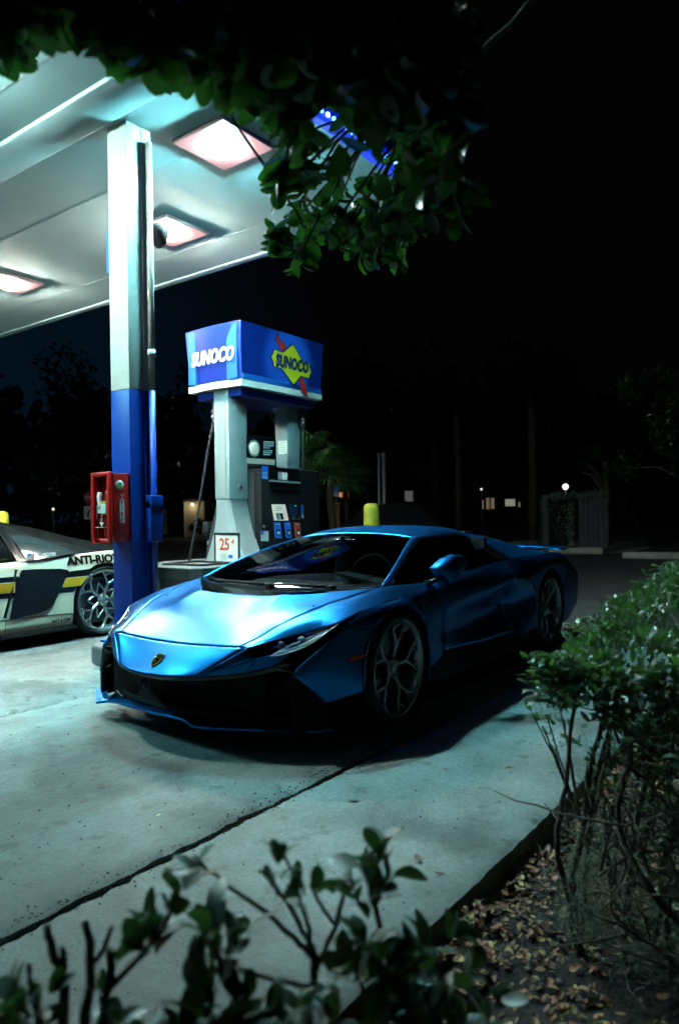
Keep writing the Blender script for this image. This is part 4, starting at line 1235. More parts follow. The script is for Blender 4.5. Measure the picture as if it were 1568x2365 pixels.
# ---- fixed wing
wing = MB(); nw = 22
for su in (0,):
    vs = []
    prof = [(3.30, .872), (3.34, .884), (3.42, .889), (3.52, .886), (3.58, .878), (3.52, .872), (3.42, .868), (3.34, .866)]
    for k in range(nw + 1):
        t = -1 + 2 * k / nw; y = t * .83
        dz = .012 * math.cos(t * 1.2) - (.022 * max(0, abs(t) - .75) / .25)
        dv = .10 * (1 - t * t) * -.6
        for v, z in prof: vs.append((v + dv, y, z + dz - 0.006))
    m_ = len(prof)
    wing.add(vs, [(k * m_ + i, k * m_ + (i + 1) % m_, (k + 1) * m_ + (i + 1) % m_, (k + 1) * m_ + i) for k in range(nw) for i in range(m_)] + [tuple(range(m_)), tuple(range(nw * m_ + m_ - 1, nw * m_ - 1, -1))], True)
wing.build("rear_wing", PAINT, car)
for sgn in (1, -1):
    b = MB(); b.prism([(3.34, -sgn * .50, .80), (3.46, -sgn * .50, .80), (3.50, -sgn * .50, .865), (3.40, -sgn * .50, .865)], (0, .05, 0)); b.build("wing_strut", M['black_gloss'], car)
    b = MB(); b.prism([(3.02, -sgn * .63, .850), (3.20, -sgn * .67, .838), (3.22, -sgn * .68, .862), (3.04, -sgn * .64, .866)], (0, .02, 0)); b.build("deck_fin", PAINT, car)

# ---- front fascia: dark opening, gloss frames, struts
fas = [[(0, -1.02, .385), (.31, -.965, .392), (.52, -.845, .412), (.64, -.77, .445)],
       [(0, -.86, .37), (.30, -.85, .37), (.50, -.76, .38), (.62, -.70, .40)],
       [(0, -.82, .26), (.30, -.81, .26), (.50, -.73, .26), (.66, -.64, .26)],
       [(0, -.86, .15), (.30, -.84, .15), (.52, -.75, .15), (.70, -.63, .15)]]
skin("front_opening", [fas], M['black_mesh'], thick=0)
b = MB()
for k in range(7):
    z = .175 + k * .028
    b.tube([L3((u, -.835 + .30 * u * u * .9, z)) for u in np.linspace(-.55, .55, 15)], 0.004, 5)
for u in np.linspace(-.5, .5, 21):
    b.tube([L3((u, -.836 + .27 * u * u, .16)), L3((u, -.836 + .27 * u * u, .36))], 0.003, 4)
b.build("grille", M['black_matt'], car)
lipup = [[(0, -1.063, .394), (.16, -1.049, .396), (.31, -.996, .399), (.52, -.866, .418), (.637, -.791, .452), (.707, -.743, .503)],
         [(0, -1.03, .366), (.16, -1.02, .368), (.32, -.972, .374), (.52, -.85, .392), (.645, -.775, .425), (.74, -.74, .47)]]
skin("upper_lip", [dict(rows=[r_[:3] for r_ in lipup]), dict(rows=[r_[2:4] for r_ in lipup]), dict(rows=[r_[3:] for r_ in lipup])], M['black_gloss'], thick=0.01)
# gloss trim running from the opening up between headlight and cheek
trim = [[(.645, -.775, .425), (.70, -.765, .43), (.752, -.758, .424)],
        [(.700, -.745, .500), (.745, -.70, .50), (.785, -.665, .487)],
        [(.77, -.61, .562), (.80, -.565, .565), (.825, -.545, .563)],
        [(.832, -.478, .640), (.85, -.45, .642), (.867, -.428, .640)]]
skin("headlight_trim", [dict(rows=trim)], M['black_gloss'], thick=0.012, split=True)
# cheek leading edge and outer air-curtain frame
curt = [[(.757, -.762, .422), (.70, -.77, .40), (.65, -.76, .41)],
        [(.79, -.755, .285), (.74, -.77, .28), (.70, -.70, .28)],
        [(.80, -.748, .135), (.75, -.77, .13), (.70, -.68, .14)]]
skin("intake_side", [dict(rows=curt)], M['black_mesh'], thick=0.012, split=True)
curt2 = [[(.757, -.758, .42), (.80, -.66, .31), (.822, -.588, .235)], [(.79, -.75, .285), (.81, -.66, .24), (.825, -.588, .20)], [(.80, -.745, .135), (.82, -.66, .135), (.84, -.58, .135)]]
skin("intake_corner", [dict(rows=curt2)], M['black_mesh'], thick=0.008, split=True)
for sgn in (1, -1):
    b = MB()
    for p, q, w in (((.64, -.79, .335), (.80, -.755, .275), .016), ((.80, -.755, .135), (.64, -.82, .120), .016), ((.64, -.82, .12), (.53, -.84, .19), .014), ((.53, -.84, .19), (.46, -.85, .165), .012)):
        a_, c_ = Vector((p[1], -sgn * p[0], p[2])), Vector((q[1], -sgn * q[0], q[2]))
        b.bar(a_, c_, w, w, .02, .02, (-1, -sgn * .35, .15))
    b.build("intake_frame", M['black_gloss'] if sgn < 0 else M['black_mesh'], car)
    b = MB(); b.bar((-.80, -sgn * .42, .15), (-.77, -sgn * .56, .37), .020, .020, .03, .03, (-1, -sgn * .35, .1)); b.build("intake_strut", M['black_mesh'], car)
low = [[(0, -.88, .20), (.30, -.87, .20), (.55, -.79, .195), (.72, -.71, .19)], [(0, -.90, .165), (.30, -.87, .165), (.55, -.78, .16), (.78, -.68, .155)], [(0, -.80, .125), (.30, -.78, .125), (.55, -.72, .125), (.78, -.64, .125)]]
skin("lower_lip", [low], M['black_mesh'])
# body-colour splitter blade with raised ends
b = MB()
top = [(-.850, -.728, .152), (-.835, -.760, .143), (-.700, -.862, .110), (-.62, -.845, .124), (-.50, -.865, .138), (-.30, -.905, .146), (-.10, -.935, .150), (.145, -.935, .148), (.215, -.955, .130), (.36, -.915, .132), (.58, -.82, .132), (.80, -.68, .124), (.875, -.60, .122)]
n = len(top)
for k, dv in enumerate((0, .0)):
    pass
vs = []
for i, (u, v, z) in enumerate(top):
    inn = .075 if abs(u) > .6 else .11
    vs += [(v, -u, z), (v + .004, -u, z - .014), (v + inn, -u * .97, z + .030), (v + inn, -u * .97, z - .012)]
fs = []
for i in range(n - 1):
    a, c = 4 * i, 4 * (i + 1)
    fs += [(a, c, c + 1, a + 1), (a + 2, c + 2, c, a), (a + 1, c + 1, c + 3, a + 3), (a + 3, c + 3, c + 2, a + 2)]
fs += [(0, 1, 3, 2), (4 * n - 4, 4 * n - 2, 4 * n - 1, 4 * n - 3)]
b.add(vs, fs); b.build("splitter", PAINT, car, 0.003)

# ---- headlights
up = [HL1, (.592, -.752, .567), (.667, -.652, .588), (.747, -.556, .612), (.833, -.475, .643)]
lo = [HL2, (.63, -.795, .505), (.69, -.75, .517), (.765, -.617, .560), (.833, -.475, .643)]
for sgn in (1, -1):
    hl = MB()
    G = np.array([[(v, -sgn * u, z) for u, v, z in up], [(v, -sgn * u, z) for u, v, z in [mid(a_, c_, .5, .006) for a_, c_ in zip(up, lo)]], [(v, -sgn * u, z) for u, v, z in lo]])
    Gd = G.copy(); Gd[..., 0] += .035; Gd[..., 2] -= .028
    grid_add(hl, patch(Gd, 4, 4), CEN)
    for (A_, B_) in ((G[0], Gd[0]), (G[-1], Gd[-1])):
        grid_add(hl, patch(np.array([A_, B_]), 2, 4), CEN)
    head = hl.build("headlight", M['head_blue'], car)
    cv = MB(); grid_add(cv, patch(G, 4, 4), CEN); cv.build("lens_cover", M['lens_glass'], head)
    b = MB()
    Y = [[(.60, -.755, .543), (.665, -.70, .545), (.79, -.53, .612)], [(.665, -.70, .545), (.625, -.785, .508)]]
    for path in Y:
        pts = [(v + .012, -sgn * u, z - .004) for u, v, z in path]
        b.tube(pts, 0.0085, 6)
    b.tube([(v + .02, -sgn * u, z - .01) for u, v, z in ((.70, -.66, .575), (.75, -.60, .592), (.80, -.52, .622))], 0.006, 6)
    b.build("daylight_strip", M['led'], head)
    b = MB()
    for u, v, z in ((.63, -.735, .552), (.70, -.655, .572)):
        b.lathe([(0, .0), (.022, .004), (.028, .012), (.03, .02)], 16, 'x', (v + .01, -sgn * u, z - .012))
    b.build("lamp_bowl", M['steel'], head)
    b = MB(); b.tube([(v - .004, -sgn * (u + .003), z + .001) for u, v, z in cr_curve(lo[1:], 4)], [.0045] * 12 + [.003], 6); b.build("bezel", M['steel'], head)
    b = MB(); b.tube([(v + .004, -sgn * u, z - .004) for u, v, z in cr_curve([(.655, -.765, .522), (.72, -.675, .548), (.80, -.545, .606)], 4)], .007, 6); b.build("daylight_strip", M['led'], head)
# ---- badge: small shield on the nose
b = MB()
sh = [(-.030, .040), (.0, .046), (.030, .040), (.031, .0), (.020, -.032), (.0, -.048), (-.020, -.032), (-.031, .0)]


def shield(e, d):
    out = []
    for a_, h_ in sh:
        # local up direction along the nose slope
        out.append((-.985 + h_ * e * .78 - d * .62, -(a_ * e) + 0.0, .4525 + h_ * e * .62 + d * .78))
    return out


b.prism(shield(1.0, .003), (-.003, 0, .004)); bd = b.build("badge", M['gold'], car, 0.0012)
b = MB(); b.prism(shield(.84, .0085), (-.0008, 0, .001)); b.build("badge_field", M['black_gloss'], bd)
b = MB(); b.lathe([(0, .018), (.010, .012), (.015, 0), (.010, -.014), (0, -.02)], 10, 'z', (-.992, .002, .461)); b.tube([(-.990, -.012, .464), (-.986, .014, .468), (-.978, .018, .478)], .004, 5); b.build("badge_emblem", M['gold'], bd)
# ---- side marker
for sgn in (1, -1):
    b = MB(); b.prism([(-.47, -sgn * .890, .47), (-.36, -sgn * .928, .478), (-.36, -sgn * .929, .458), (-.47, -sgn * .890, .445)], (0, -sgn * .004, 0)); b.build("side_marker", M['amber'], car)
# ---- folded door mirror (the far one is folded out of sight)
kite = [(.945, .475, .876), (.985, .63, .952), (1.02, .735, .915), (1.01, .66, .835), (1.0, .56, .773), (.965, .50, .82)]
ctr = np.mean(kite, 0)
def mpt(p, k, du): return L3((ctr[0] + (p[0] - ctr[0]) * k + du, ctr[1] + (p[1] - ctr[1]) * k, ctr[2] + (p[2] - ctr[2]) * k))
mb = MB(); rings = [(.55, .026), (.85, .018), (1.0, 0.0), (.98, -.05), (.80, -.085)]
vs = [mpt(p, k, du) for k, du in rings for p in cr_curve(kite + [kite[0]], 4)[:-1]]
nk = 24
mb.add(vs, [(i * nk + j, i * nk + (j + 1) % nk, (i + 1) * nk + (j + 1) % nk, (i + 1) * nk + j) for i in range(len(rings) - 1) for j in range(nk)] + [tuple(range(nk - 1, -1, -1)), tuple((len(rings) - 1) * nk + j for j in range(nk))], True)
mir = mb.build("door_mirror", PAINT, car)
st = MB(); st.tube([L3((.84, .50, .775)), L3((.90, .49, .79)), L3((.955, .52, .82))], [.022, .016, .020], 8); st.build("mirror_arm", M['black_gloss'], mir)


# ---- wheels ------------------------------------------------------
def wheel(parent, x, y, z, Rt, Rr, wd, side, m_rim, m_cal, spokes=5, twist=0.0, style=0):
    """side: -1 outer face towards -y, +1 towards +y"""
    T = MB()
    s = side
    prof = [(Rr - .005, -s * wd * .0), (Rr + .012, s * .0), (Rr + .03, s * .012), (Rt - .03, s * .010), (Rt - .008, s * -.012), (Rt, -s * .05), (Rt, -s * (wd - .05)), (Rt - .01, -s * (wd - .012)), (Rr + .03, -s * wd), (Rr, -s * wd)]
    T.lathe(prof, 56, 'y')
    for k in range(3):
        yy = -s * (wd * (.25 + .25 * k)); T.lathe([(Rt + .0005, yy - .004), (Rt - .004, yy), (Rt + .0005, yy + .004)], 40, 'y')
    w = T.build("wheel", M['tyre'], parent, loc=(x, y, z))
    Rm = MB()
    Rm.lathe([(Rr - .035, -s * wd * .95), (Rr - .03, -s * .05), (Rr - .022, -s * .016), (Rr - .012, -s * .004), (Rr + .004, s * .006), (Rr + .010, s * .004), (Rr + .010, -s * .006)], 64, 'y')
    nrm = (0, s, 0)
    hub_y, mid_y, rim_y = s * -.045, s * -.028, s * -.010

    def pt(r, a, yy): return (r * math.sin(a), yy, r * math.cos(a))
    for k in range(spokes):
        a = twist + 2 * math.pi * k / spokes
        f = Rr * (.50 if style == 0 else .56)
        Rm.bar(pt(.03, a, hub_y), pt(f, a, mid_y), .040, .026, .035, .032, nrm)
        for sg in (1, -1):
            am = a + sg * math.pi / spokes * .40
            Rm.bar(pt(f * .97, a, mid_y), pt(Rr * .80, am, mid_y), .026, .020, .032, .03, nrm)
            ae = a + sg * math.pi / spokes * .62
            Rm.bar(pt(Rr * .79, am, mid_y), pt(Rr - .014, ae, rim_y), .020, .018, .03, .03, nrm)
            ae2 = a + sg * math.pi / spokes * .18
            Rm.bar(pt(Rr * .79, am, mid_y), pt(Rr - .014, ae2, rim_y), .017, .016, .03, .03, nrm)
            if style == 1:
                Rm.bar(pt(Rr * .30, a, hub_y), pt(Rr * .60, a + sg * math.pi / spokes, mid_y - s * .01), .020, .016, .03, .03, nrm)
    Rm.lathe([(0, s * -.030), (.030, s * -.030), (.034, s * -.036), (.062, s * -.040), (.066, s * -.075)], 30, 'y')
    Rm.build("rim", m_rim, w, 0.0015)
    Dm = MB(); Dm.lathe([(.06, -s * .10), (Rr - .075, -s * .10), (Rr - .07, -s * .13), (.06, -s * .13)], 48, 'y', (0, 0, 0), False, True); Dm.build("brake_disc", M['disc'], w)
    Cm = MB()
    n = 7
    vs = []
    for i in range(n + 1):
        a = R(35) + R(70) * i / n
        for r, yy in ((Rr - .045, -s * .075), (Rr - .045, -s * .15), (Rr - .125, -s * .15), (Rr - .125, -s * .075)): vs.append((r * math.sin(a), yy, r * math.cos(a)))
    Cm.add(vs, [(4 * i + k, 4 * i + (k + 1) % 4, 4 * i + 4 + (k + 1) % 4, 4 * i + 4 + k) for i in range(n) for k in range(4)] + [(0, 1, 2, 3), (4 * n + 3, 4 * n + 2, 4 * n + 1, 4 * n)])
    Cm.build("brake_caliper", m_cal, w, 0.006)
    Bk = MB(); Bk.lathe([(0, -s * .19), (Rr - .02, -s * .19)], 40, 'y'); Bk.build("hub_back", M['black_mesh'], w)
    Nt = MB()
    for k in range(5):
        a = 2 * math.pi * (k + .5) / 5 + twist
        Nt.lathe([(0, s * -.028), (.008, s * -.029), (.009, s * -.05)], 8, 'y', (.045 * math.sin(a), 0, .045 * math.cos(a)))
    Nt.build("wheel_nut", M['steel'], w)
    return w


for sgn in (1, -1):
    wheel(car, 0, -sgn * .925, .332, .334, .272, .245, -sgn, M['rim_dark'], M['caliper'], 5, R(12))
    wheel(car, 2.62, -sgn * .950, .345, .347, .275, .305, -sgn, M['rim_dark'], M['caliper'], 5, R(30))
# ================================================================== WHITE SPORTS CAR
RZ = 0.08
r8o = Vector((2.8, 6.94, RZ))
r8 = empty("striped_coupe", r8o, 0, "white mid-engined coupe with black side blade and yellow stripe, parked beyond the column", "sports car")
AX = [(1.49, .425), (4.24, .425)]
AR = .362
topz = lambda x: float(np.interp(x, [.55, 1.0, 1.5, 2.3, 3.2, 3.7, 4.3, 4.8, 5.06], [.60, .70, .83, .835, .845, .875, .905, .90, .87]))


def hw(x, z):
    w = .97 - .05 * max(0, (z - .60) / .30) ** 2 - .035 * max(0, (.45 - z) / .25) ** 2
    w += -.03 * math.exp(-((x - 3.0) / .5) ** 2) * max(0, 1 - abs(z - .5) / .25)
    w += .012 * math.exp(-((x - 4.3) / .5) ** 2) + .012 * math.exp(-((x - 1.5) / .5) ** 2)
    w -= .26 * max(0, (x - 4.55) / .55) ** 2 + .40 * max(0, (1.15 - x) / .65) ** 2
    return w


def sp(x, z, off=0.0, s=-1):
    return (x - r8o.x, s * (hw(x, z) + off), z - RZ)


def arch(x):
    lo = .235
    for ax, az in AX:
        d = abs(x - ax)
        if d < AR: lo = max(lo, az + math.sqrt(max(0, AR * AR - d * d)))
    return lo


xs_ = sorted(set([round(v, 4) for v in np.linspace(.57, 5.06, 60)] + [round(ax + AR * math.cos(a), 4) for ax, az in AX for a in np.linspace(0, math.pi, 27)]))
for s in (-1, 1):
    b = MB(); vs = []; nz = 12
    for x in xs_:
        lo, hi = arch(x), topz(x)
        for k in range(nz + 1): vs.append(sp(x, lo + (hi - lo) * k / nz, 0, s))
    m_ = nz + 1
    f = [(i * m_ + k, (i + 1) * m_ + k, (i + 1) * m_ + k + 1, i * m_ + k + 1) for i in range(len(xs_) - 1) for k in range(nz)]
    if s > 0: f = [q[::-1] for q in f]
    b.add(vs, f, True); o = b.build("body_side", M['white_paint'], r8)
    so = o.modifiers.new("thickness", 'SOLIDIFY'); so.thickness = .02; so.offset = -1
    b = MB(); vs = []
    xsk = np.linspace(1.86, 3.90, 24)
    for x in xsk:
        for z, o_ in ((.236, .004), (.21, .045), (.195, .05), (.18, .02), (.17, -.2)): vs.append(sp(x, z, o_, s))
    f = [(5 * i + k, 5 * i + 5 + k, 5 * i + 6 + k, 5 * i + 1 + k) for i in range(23) for k in range(4)]
    b.add(vs, [q[::-1] for q in f] if s < 0 else f); b.build("side_skirt", M['black_wrap'], r8)


def decal(name, poly, m, off, nx=14, s=-1, parent=None):
    """thin skin on the body side: poly lists (x, zlow, zhigh) stations"""
    b = MB(); xs = np.linspace(poly[0][0], poly[-1][0], nx); vs = []
    X = [p[0] for p in poly]
    for x in xs:
        lo = np.interp(x, X, [p[1] for p in poly]); hi = np.interp(x, X, [p[2] for p in poly])
        for k in range(5): vs.append(sp(x, lo + (hi - lo) * k / 4, off, s))
    f = [(5 * i + k, 5 * i + 5 + k, 5 * i + 6 + k, 5 * i + 1 + k) for i in range(nx - 1) for k in range(4)]
    if s > 0: f = [q[::-1] for q in f]
    b.add(vs, f, True); return b.build(name, m, parent or r8)


decal("stripe", [(3.70, .542, .70), (3.73, .542, .728), (3.83, .541, .731), (3.885, .540, .735), (3.95, .64, .738), (4.06, .735, .742)], M['black_wrap'], .003)
decal("stripe_edge", [(3.752, .590, .594), (3.80, .589, .676), (3.955, .591, .678), (3.985, .632, .678), (4.035, .674, .678)], M['pale_edge'], .005)
decal("yellow_stripe", [(3.765, .5955, .60), (3.803, .595, .671), (3.955, .596, .673), (3.978, .632, .673), (4.025, .669, .673)], M['yellow_wrap'], .007)
decal("stripe", [(1.95, .542, .735), (3.355, .542, .725)], M['black_wrap'], .003, 20)
decal("stripe_edge", [(1.95, .588, .681), (3.318, .587, .679)], M['pale_edge'], .005, 20)
decal("yellow_stripe", [(1.95, .594, .675), (3.312, .593, .673)], M['yellow_wrap'], .007, 20)
decal("side_blade", [(3.262, .355, .372), (3.31, .360, .56), (3.366, .366, .779), (3.50, .378, .777), (3.595, .396, .773), (3.66, .43, .770), (3.74, .57, .767), (3.80, .69, .755), (3.828, .735, .745)], M['carbon'], .016, 30)
b = MB(); pts = [sp(x, z, .004) for x, z in ((3.225, .375), (3.28, .56), (3.335, .785))]; b.tube(pts, .012, 6); b.build("blade_gap", M['black_mesh'], r8)
b = MB(); b.tube([sp(x, z, .001) for x, z in ((1.9, .33), (2.6, .345), (3.257, .357), (3.6, .350), (3.895, .338))], .003, 5); b.tube([sp(x, z, .001) for x, z in ((3.235, .36), (3.23, .24))], .003, 5); b.build("sill_seam", M['black_mesh'], r8)


def side_text(name, s, x0, x1, z, size, sxx, shear=0.0, off=.008):
    xm = (x0 + x1) / 2
    a = math.atan2(hw(x1, z) - hw(x0, z), x1 - x0)
    tl = math.atan2(hw(xm, z - .05) - hw(xm, z + .05), .1)
    p = sp(xm, z, off)
    o = flat_text(name, s, size, M['ink'], r8, p, (R(90) - tl, 0, -a), .0006, .0062 * size / .12, shear, sxx)
    return o


side_text("side_lettering", "ANTI-RIOT", 3.80, 4.42, .826, .108, 1.06)
side_text("side_lettering", "NOT A COP", 3.66, 3.84, .285, .042, .80, .18)
b = MB(); b.box((3.00 - r8o.x, -.975, .725 - RZ), (3.06 - r8o.x, -.97, .74 - RZ)); b.build("door_print", M['ink'], r8)

# greenhouse and decks -------------------------------------------------
redge = [(.57, .60, .62), (1.0, .62, .745), (1.5, .62, .86), (1.85, .60, .93), (2.35, .52, 1.15), (2.8, .50, 1.22), (3.2, .48, 1.222), (3.47, .47, 1.19), (3.83, .46, 1.125), (4.10, .49, 1.055), (4.35, .54, .995), (4.65, .60, .955), (5.06, .52, .92)]
for s in (-1, 1):
    mb = MB()
    xr = np.linspace(3.36, 5.06, 18)
    G = []
    for x in xr:
        ry = np.interp(x, [p[0] for p in redge], [p[1] for p in redge]); rz = np.interp(x, [p[0] for p in redge], [p[2] for p in redge])
        tz = topz(x); wy = hw(x, tz)
        t = smooth(3.8, 4.1, x)
        G.append([(x - r8o.x, s * (wy - .002), tz - RZ), (x - r8o.x, s * (wy * .6 + ry * .4 + .02), tz * .62 + rz * .38 - RZ + .02 * t), (x - r8o.x, s * ry, rz - RZ), (x - r8o.x, s * ry * .5, rz + .015 - RZ), (x - r8o.x, 0, rz + .022 - RZ)])
    grid_add(mb, patch(G, 2, 5), (0, 0, .3)); o = mb.build("rear_deck", M['black_wrap'], r8)
    mb = MB(); G = []
    for x in np.linspace(.57, 1.9, 12):
        ry = np.interp(x, [p[0] for p in redge], [p[1] for p in redge]); rz = np.interp(x, [p[0] for p in redge], [p[2] for p in redge])
        tz = topz(x); wy = hw(x, tz)
        G.append([(x - r8o.x, s * (wy - .002), tz - RZ), (x - r8o.x, s * ry, max(tz, rz) - RZ), (x - r8o.x, 0, max(tz, rz) + .02 - RZ)])
    grid_add(mb, patch(G, 2, 5), (0, 0, .3)); mb.build("front_bonnet", M['white_paint'], r8)
    mb = MB(); G = []
    for x in np.linspace(2.33, 3.42, 10):
        ry = np.interp(x, [p[0] for p in redge], [p[1] for p in redge]); rz = np.interp(x, [p[0] for p in redge], [p[2] for p in redge])
        G.append([(x - r8o.x, s * (ry + .02), rz - .02 - RZ), (x - r8o.x, s * ry, rz - RZ), (x - r8o.x, s * ry * .5, rz + .018 - RZ), (x - r8o.x, 0, rz + .024 - RZ)])
    grid_add(mb, patch(G, 2, 5), (0, 0, .3)); mb.build("roof_panel", M['black_wrap'], r8)
    mb = MB(); grid_add(mb, patch([[(x - r8o.x, s * (hw(x, topz(x)) - .004), topz(x) - RZ) for x in (1.86, 2.4, 2.9, 3.36)], [(x - r8o.x, s * y, z - RZ) for x, y, z in ((1.9, .62, .93), (2.4, .545, 1.135), (2.9, .525, 1.20), (3.36, .50, 1.185))]], 5, 5), (0, 0, .3)); mb.build("door_window", M['side_glass'], r8)
    mb = MB(); grid_add(mb, patch([[(3.44 - r8o.x, s * .955, .853 - RZ), (3.7 - r8o.x, s * .955, .879 - RZ), (3.95 - r8o.x, s * .945, .897 - RZ)], [(3.44 - r8o.x, s * .80, .985 - RZ), (3.66 - r8o.x, s * .80, .985 - RZ), (3.86 - r8o.x, s * .84, .955 - RZ)], [(3.44 - r8o.x, s * .655, 1.085 - RZ), (3.60 - r8o.x, s * .66, 1.068 - RZ), (3.78 - r8o.x, s * .74, 1.02 - RZ)]], 5, 5), (0, 0, .3)); mb.build("quarter_glass", mat("quarter panel grey", (0.018, 0.028, 0.030), 0.10, spec=0.3), r8)
b = MB(); b.prism([(3.38 - r8o.x, -.94, .848 - RZ), (3.435 - r8o.x, -.94, .853 - RZ), (3.435 - r8o.x, -.56, 1.17 - RZ), (3.40 - r8o.x, -.53, 1.18 - RZ)], (0, .02, 0)); b.build("door_pillar", M['black_gloss'], r8)
mb = MB(); grid_add(mb, patch([[(1.84 - r8o.x, y, .93 - RZ) for y in (-.6, 0, .6)], [(2.36 - r8o.x, y, 1.17 - RZ) for y in (-.51, 0, .51)]], 5, 5), (0, 0, .2)); mb.build("front_screen", M['side_glass'], r8)
# name strip with a small flag on the quarter glass
fl = empty("unused", (0, 0, 0)) if False else None
p = Vector((3.50 - r8o.x, -.948, .895 - RZ))
b = MB(); b.box((p.x - .06, p.y - .004, p.z - .03), (p.x + .01, p.y - .001, p.z + .025)); b.build("flag_decal", M['white_plastic'], r8)
b = MB(); b.box((p.x - .06, p.y - .0055, p.z - .002), (p.x - .028, p.y - .0045, p.z + .025)); b.build("flag_canton", M['label_blue'], r8)
b = MB()
for k in range(4): b.box((p.x - .06 + (.033 if k > 1 else 0), p.y - .0055, p.z - .028 + k * .013), (p.x + .01, p.y - .0045, p.z - .022 + k * .013))
b.build("flag_stripe", M['logo_red'], r8)
flat_text("name_lettering", "K. MOORE", .042, M['white_plastic'], r8, (3.625 - r8o.x, -.965, .900 - RZ), (R(80), 0, 0), .0006, .0015, 0, .85)
# rear and front ends, floor
for x, sgn in ((5.06, 1), (.57, -1)):
    mb = MB(); G = []
    for z in np.linspace(.24, topz(x), 6):
        w_ = hw(x, z); G.append([(x - r8o.x + sgn * .05 * (1 - (y / w_) ** 2), y, z - RZ) for y in np.linspace(-w_, w_, 9)])
    grid_add(mb, np.array(G), (0, 0, .3)); mb.build("end_panel", M['black_gloss'] if sgn > 0 else M['white_paint'], r8)
b = MB(); b.box((.75 - r8o.x, -.60, .10), (4.95 - r8o.x, .60, .52)); b.box((1.95 - r8o.x, -.88, .10), (3.8 - r8o.x, .88, .60)); b.build("underbody", M['black_mesh'], r8)
for s in (-1, 1):
    for ax, az in AX:
        wheel(r8, ax - r8o.x, s * .955, .345, .345, .292, .27, s, M['rim_silver'], M['caliper_blue'], 5, R(20), 1)
# ================================================================== FOLIAGE
_lx = [0.0, .14, .34, .56, .78, .93, 1.0]
_lw = [.012, .13, .235, .275, .225, .115, .0]
LT = []
for i, (x_, w_) in enumerate(zip(_lx, _lw)):
    z_ = .02 - .06 * x_ * x_
    LT += [(x_, 0.0, z_), (x_, w_, z_ + w_ * .22), (x_, -w_, z_ + w_ * .22)] if i < 6 else [(x_, 0.0, z_)]
LT = np.array(LT)
LF = []
for i in range(5):
    a_, b_ = 3 * i, 3 * i + 3
    LF += [(a_, b_, b_ + 1, a_ + 1), (a_, a_ + 2, b_ + 2, b_)]
LF += [(15, 18, 16), (15, 17, 18)]


def leaf_mesh(name, m, curl=0.0, wd=1.0):
    v = LT.copy(); v[:, 1] *= wd; v[:, 2] += curl * (v[:, 0] - .4) ** 2
    me = bpy.data.meshes.new(name); me.from_pydata([tuple(p) for p in v], [], LF); me.materials.append(m)
    me.polygons.foreach_set('use_smooth', [True] * len(LF)); me.update(); return me


def frame(d, nrm, roll=0.0):
    d = np.asarray(d, float); d /= np.linalg.norm(d) + 1e-9
    n = np.asarray(nrm, float); n = n - d * (n @ d); ln = np.linalg.norm(n)
    if ln < 1e-5: n = np.array([1.0, 0, 0]) - d * d[0]; ln = np.linalg.norm(n)
    n /= ln; s = np.cross(n, d)
    if roll:
        c_, s_ = math.cos(roll), math.sin(roll); n, s = n * c_ + s * s_, s * c_ - n * s_
    return d, s, n


def scatter_leaves(root, items, m, parts, foliage_name="foliage", wd=1.0, curl=-.25):
    """items: (pos, dir, normal, size). The ones that show largest are single objects, the rest one mass."""
    eye = np.array([0, 0, EYE])
    items = sorted(items, key=lambda t: np.linalg.norm(np.asarray(t[0]) - eye) / t[3])
    near, rest = items[:parts], items[parts:]
    ro = np.array(root.location)
    meshes = [leaf_mesh("leaf", m, c_, w_) for c_, w_ in ((curl, wd), (curl * 2.2, wd * .9), (curl * .2, wd * 1.1))]
    for i, (p, d, n, s) in enumerate(near):
        a, b_, c_ = frame(d, n)
        o = bpy.data.objects.new("leaf", meshes[i % 3]); COL.objects.link(o); o.parent = root
        q = np.asarray(p) - ro
        o.matrix_local = Matrix(((a[0] * s, b_[0] * s, c_[0] * s, q[0]), (a[1] * s, b_[1] * s, c_[1] * s, q[1]), (a[2] * s, b_[2] * s, c_[2] * s, q[2]), (0, 0, 0, 1)))
    if rest:
        k = len(LT); V = np.empty((len(rest), k, 3)); base = LT.copy(); base[:, 1] *= wd
        for i, (p, d, n, s) in enumerate(rest):
            a, b_, c_ = frame(d, n); v = base.copy(); v[:, 2] += curl * (i % 5) * .5 * (v[:, 0] - .4) ** 2
            V[i] = (v @ np.stack([a, b_, c_])) * s + (np.asarray(p) - ro)
        F = [tuple(i * k + j for j in f) for i in range(len(rest)) for f in LF]
        me = bpy.data.meshes.new(foliage_name); me.from_pydata(V.reshape(-1, 3).tolist(), [], F); me.materials.append(m)
        me.polygons.foreach_set('use_smooth', [True] * len(F)); me.update()
        o = link(foliage_name, me, root); o['kind'] = 'stuff'


def whorl(items, p, axis, n, size, spread=.9, r=rng):
    axis = np.asarray(axis, float); axis /= np.linalg.norm(axis)
    a, s, nn = frame(axis, (0.3, .2, 1))
    for k in range(n):
        ang = 2.4 * k + r.uniform(-.4, .4); t = spread * r.uniform(.55, 1.15)
        side = s * math.cos(ang) + nn * math.sin(ang)
        d = axis * math.cos(t) + side * math.sin(t)
        up_ = axis * 1.0 - side * .3 + r.normal(0, .25, 3)
        items.append((np.asarray(p) - axis * r.uniform(0, .045) + d * .006, d, up_, size * r.uniform(.7, 1.15)))


def inside(x, y, poly):
    c = False; j = len(poly) - 1
    for i in range(len(poly)):
        xi, yi = poly[i]; xj, yj = poly[j]
        if (yi > y) != (yj > y) and x < (xj - xi) * (y - yi) / (yj - yi) + xi: c = not c
        j = i
    return c


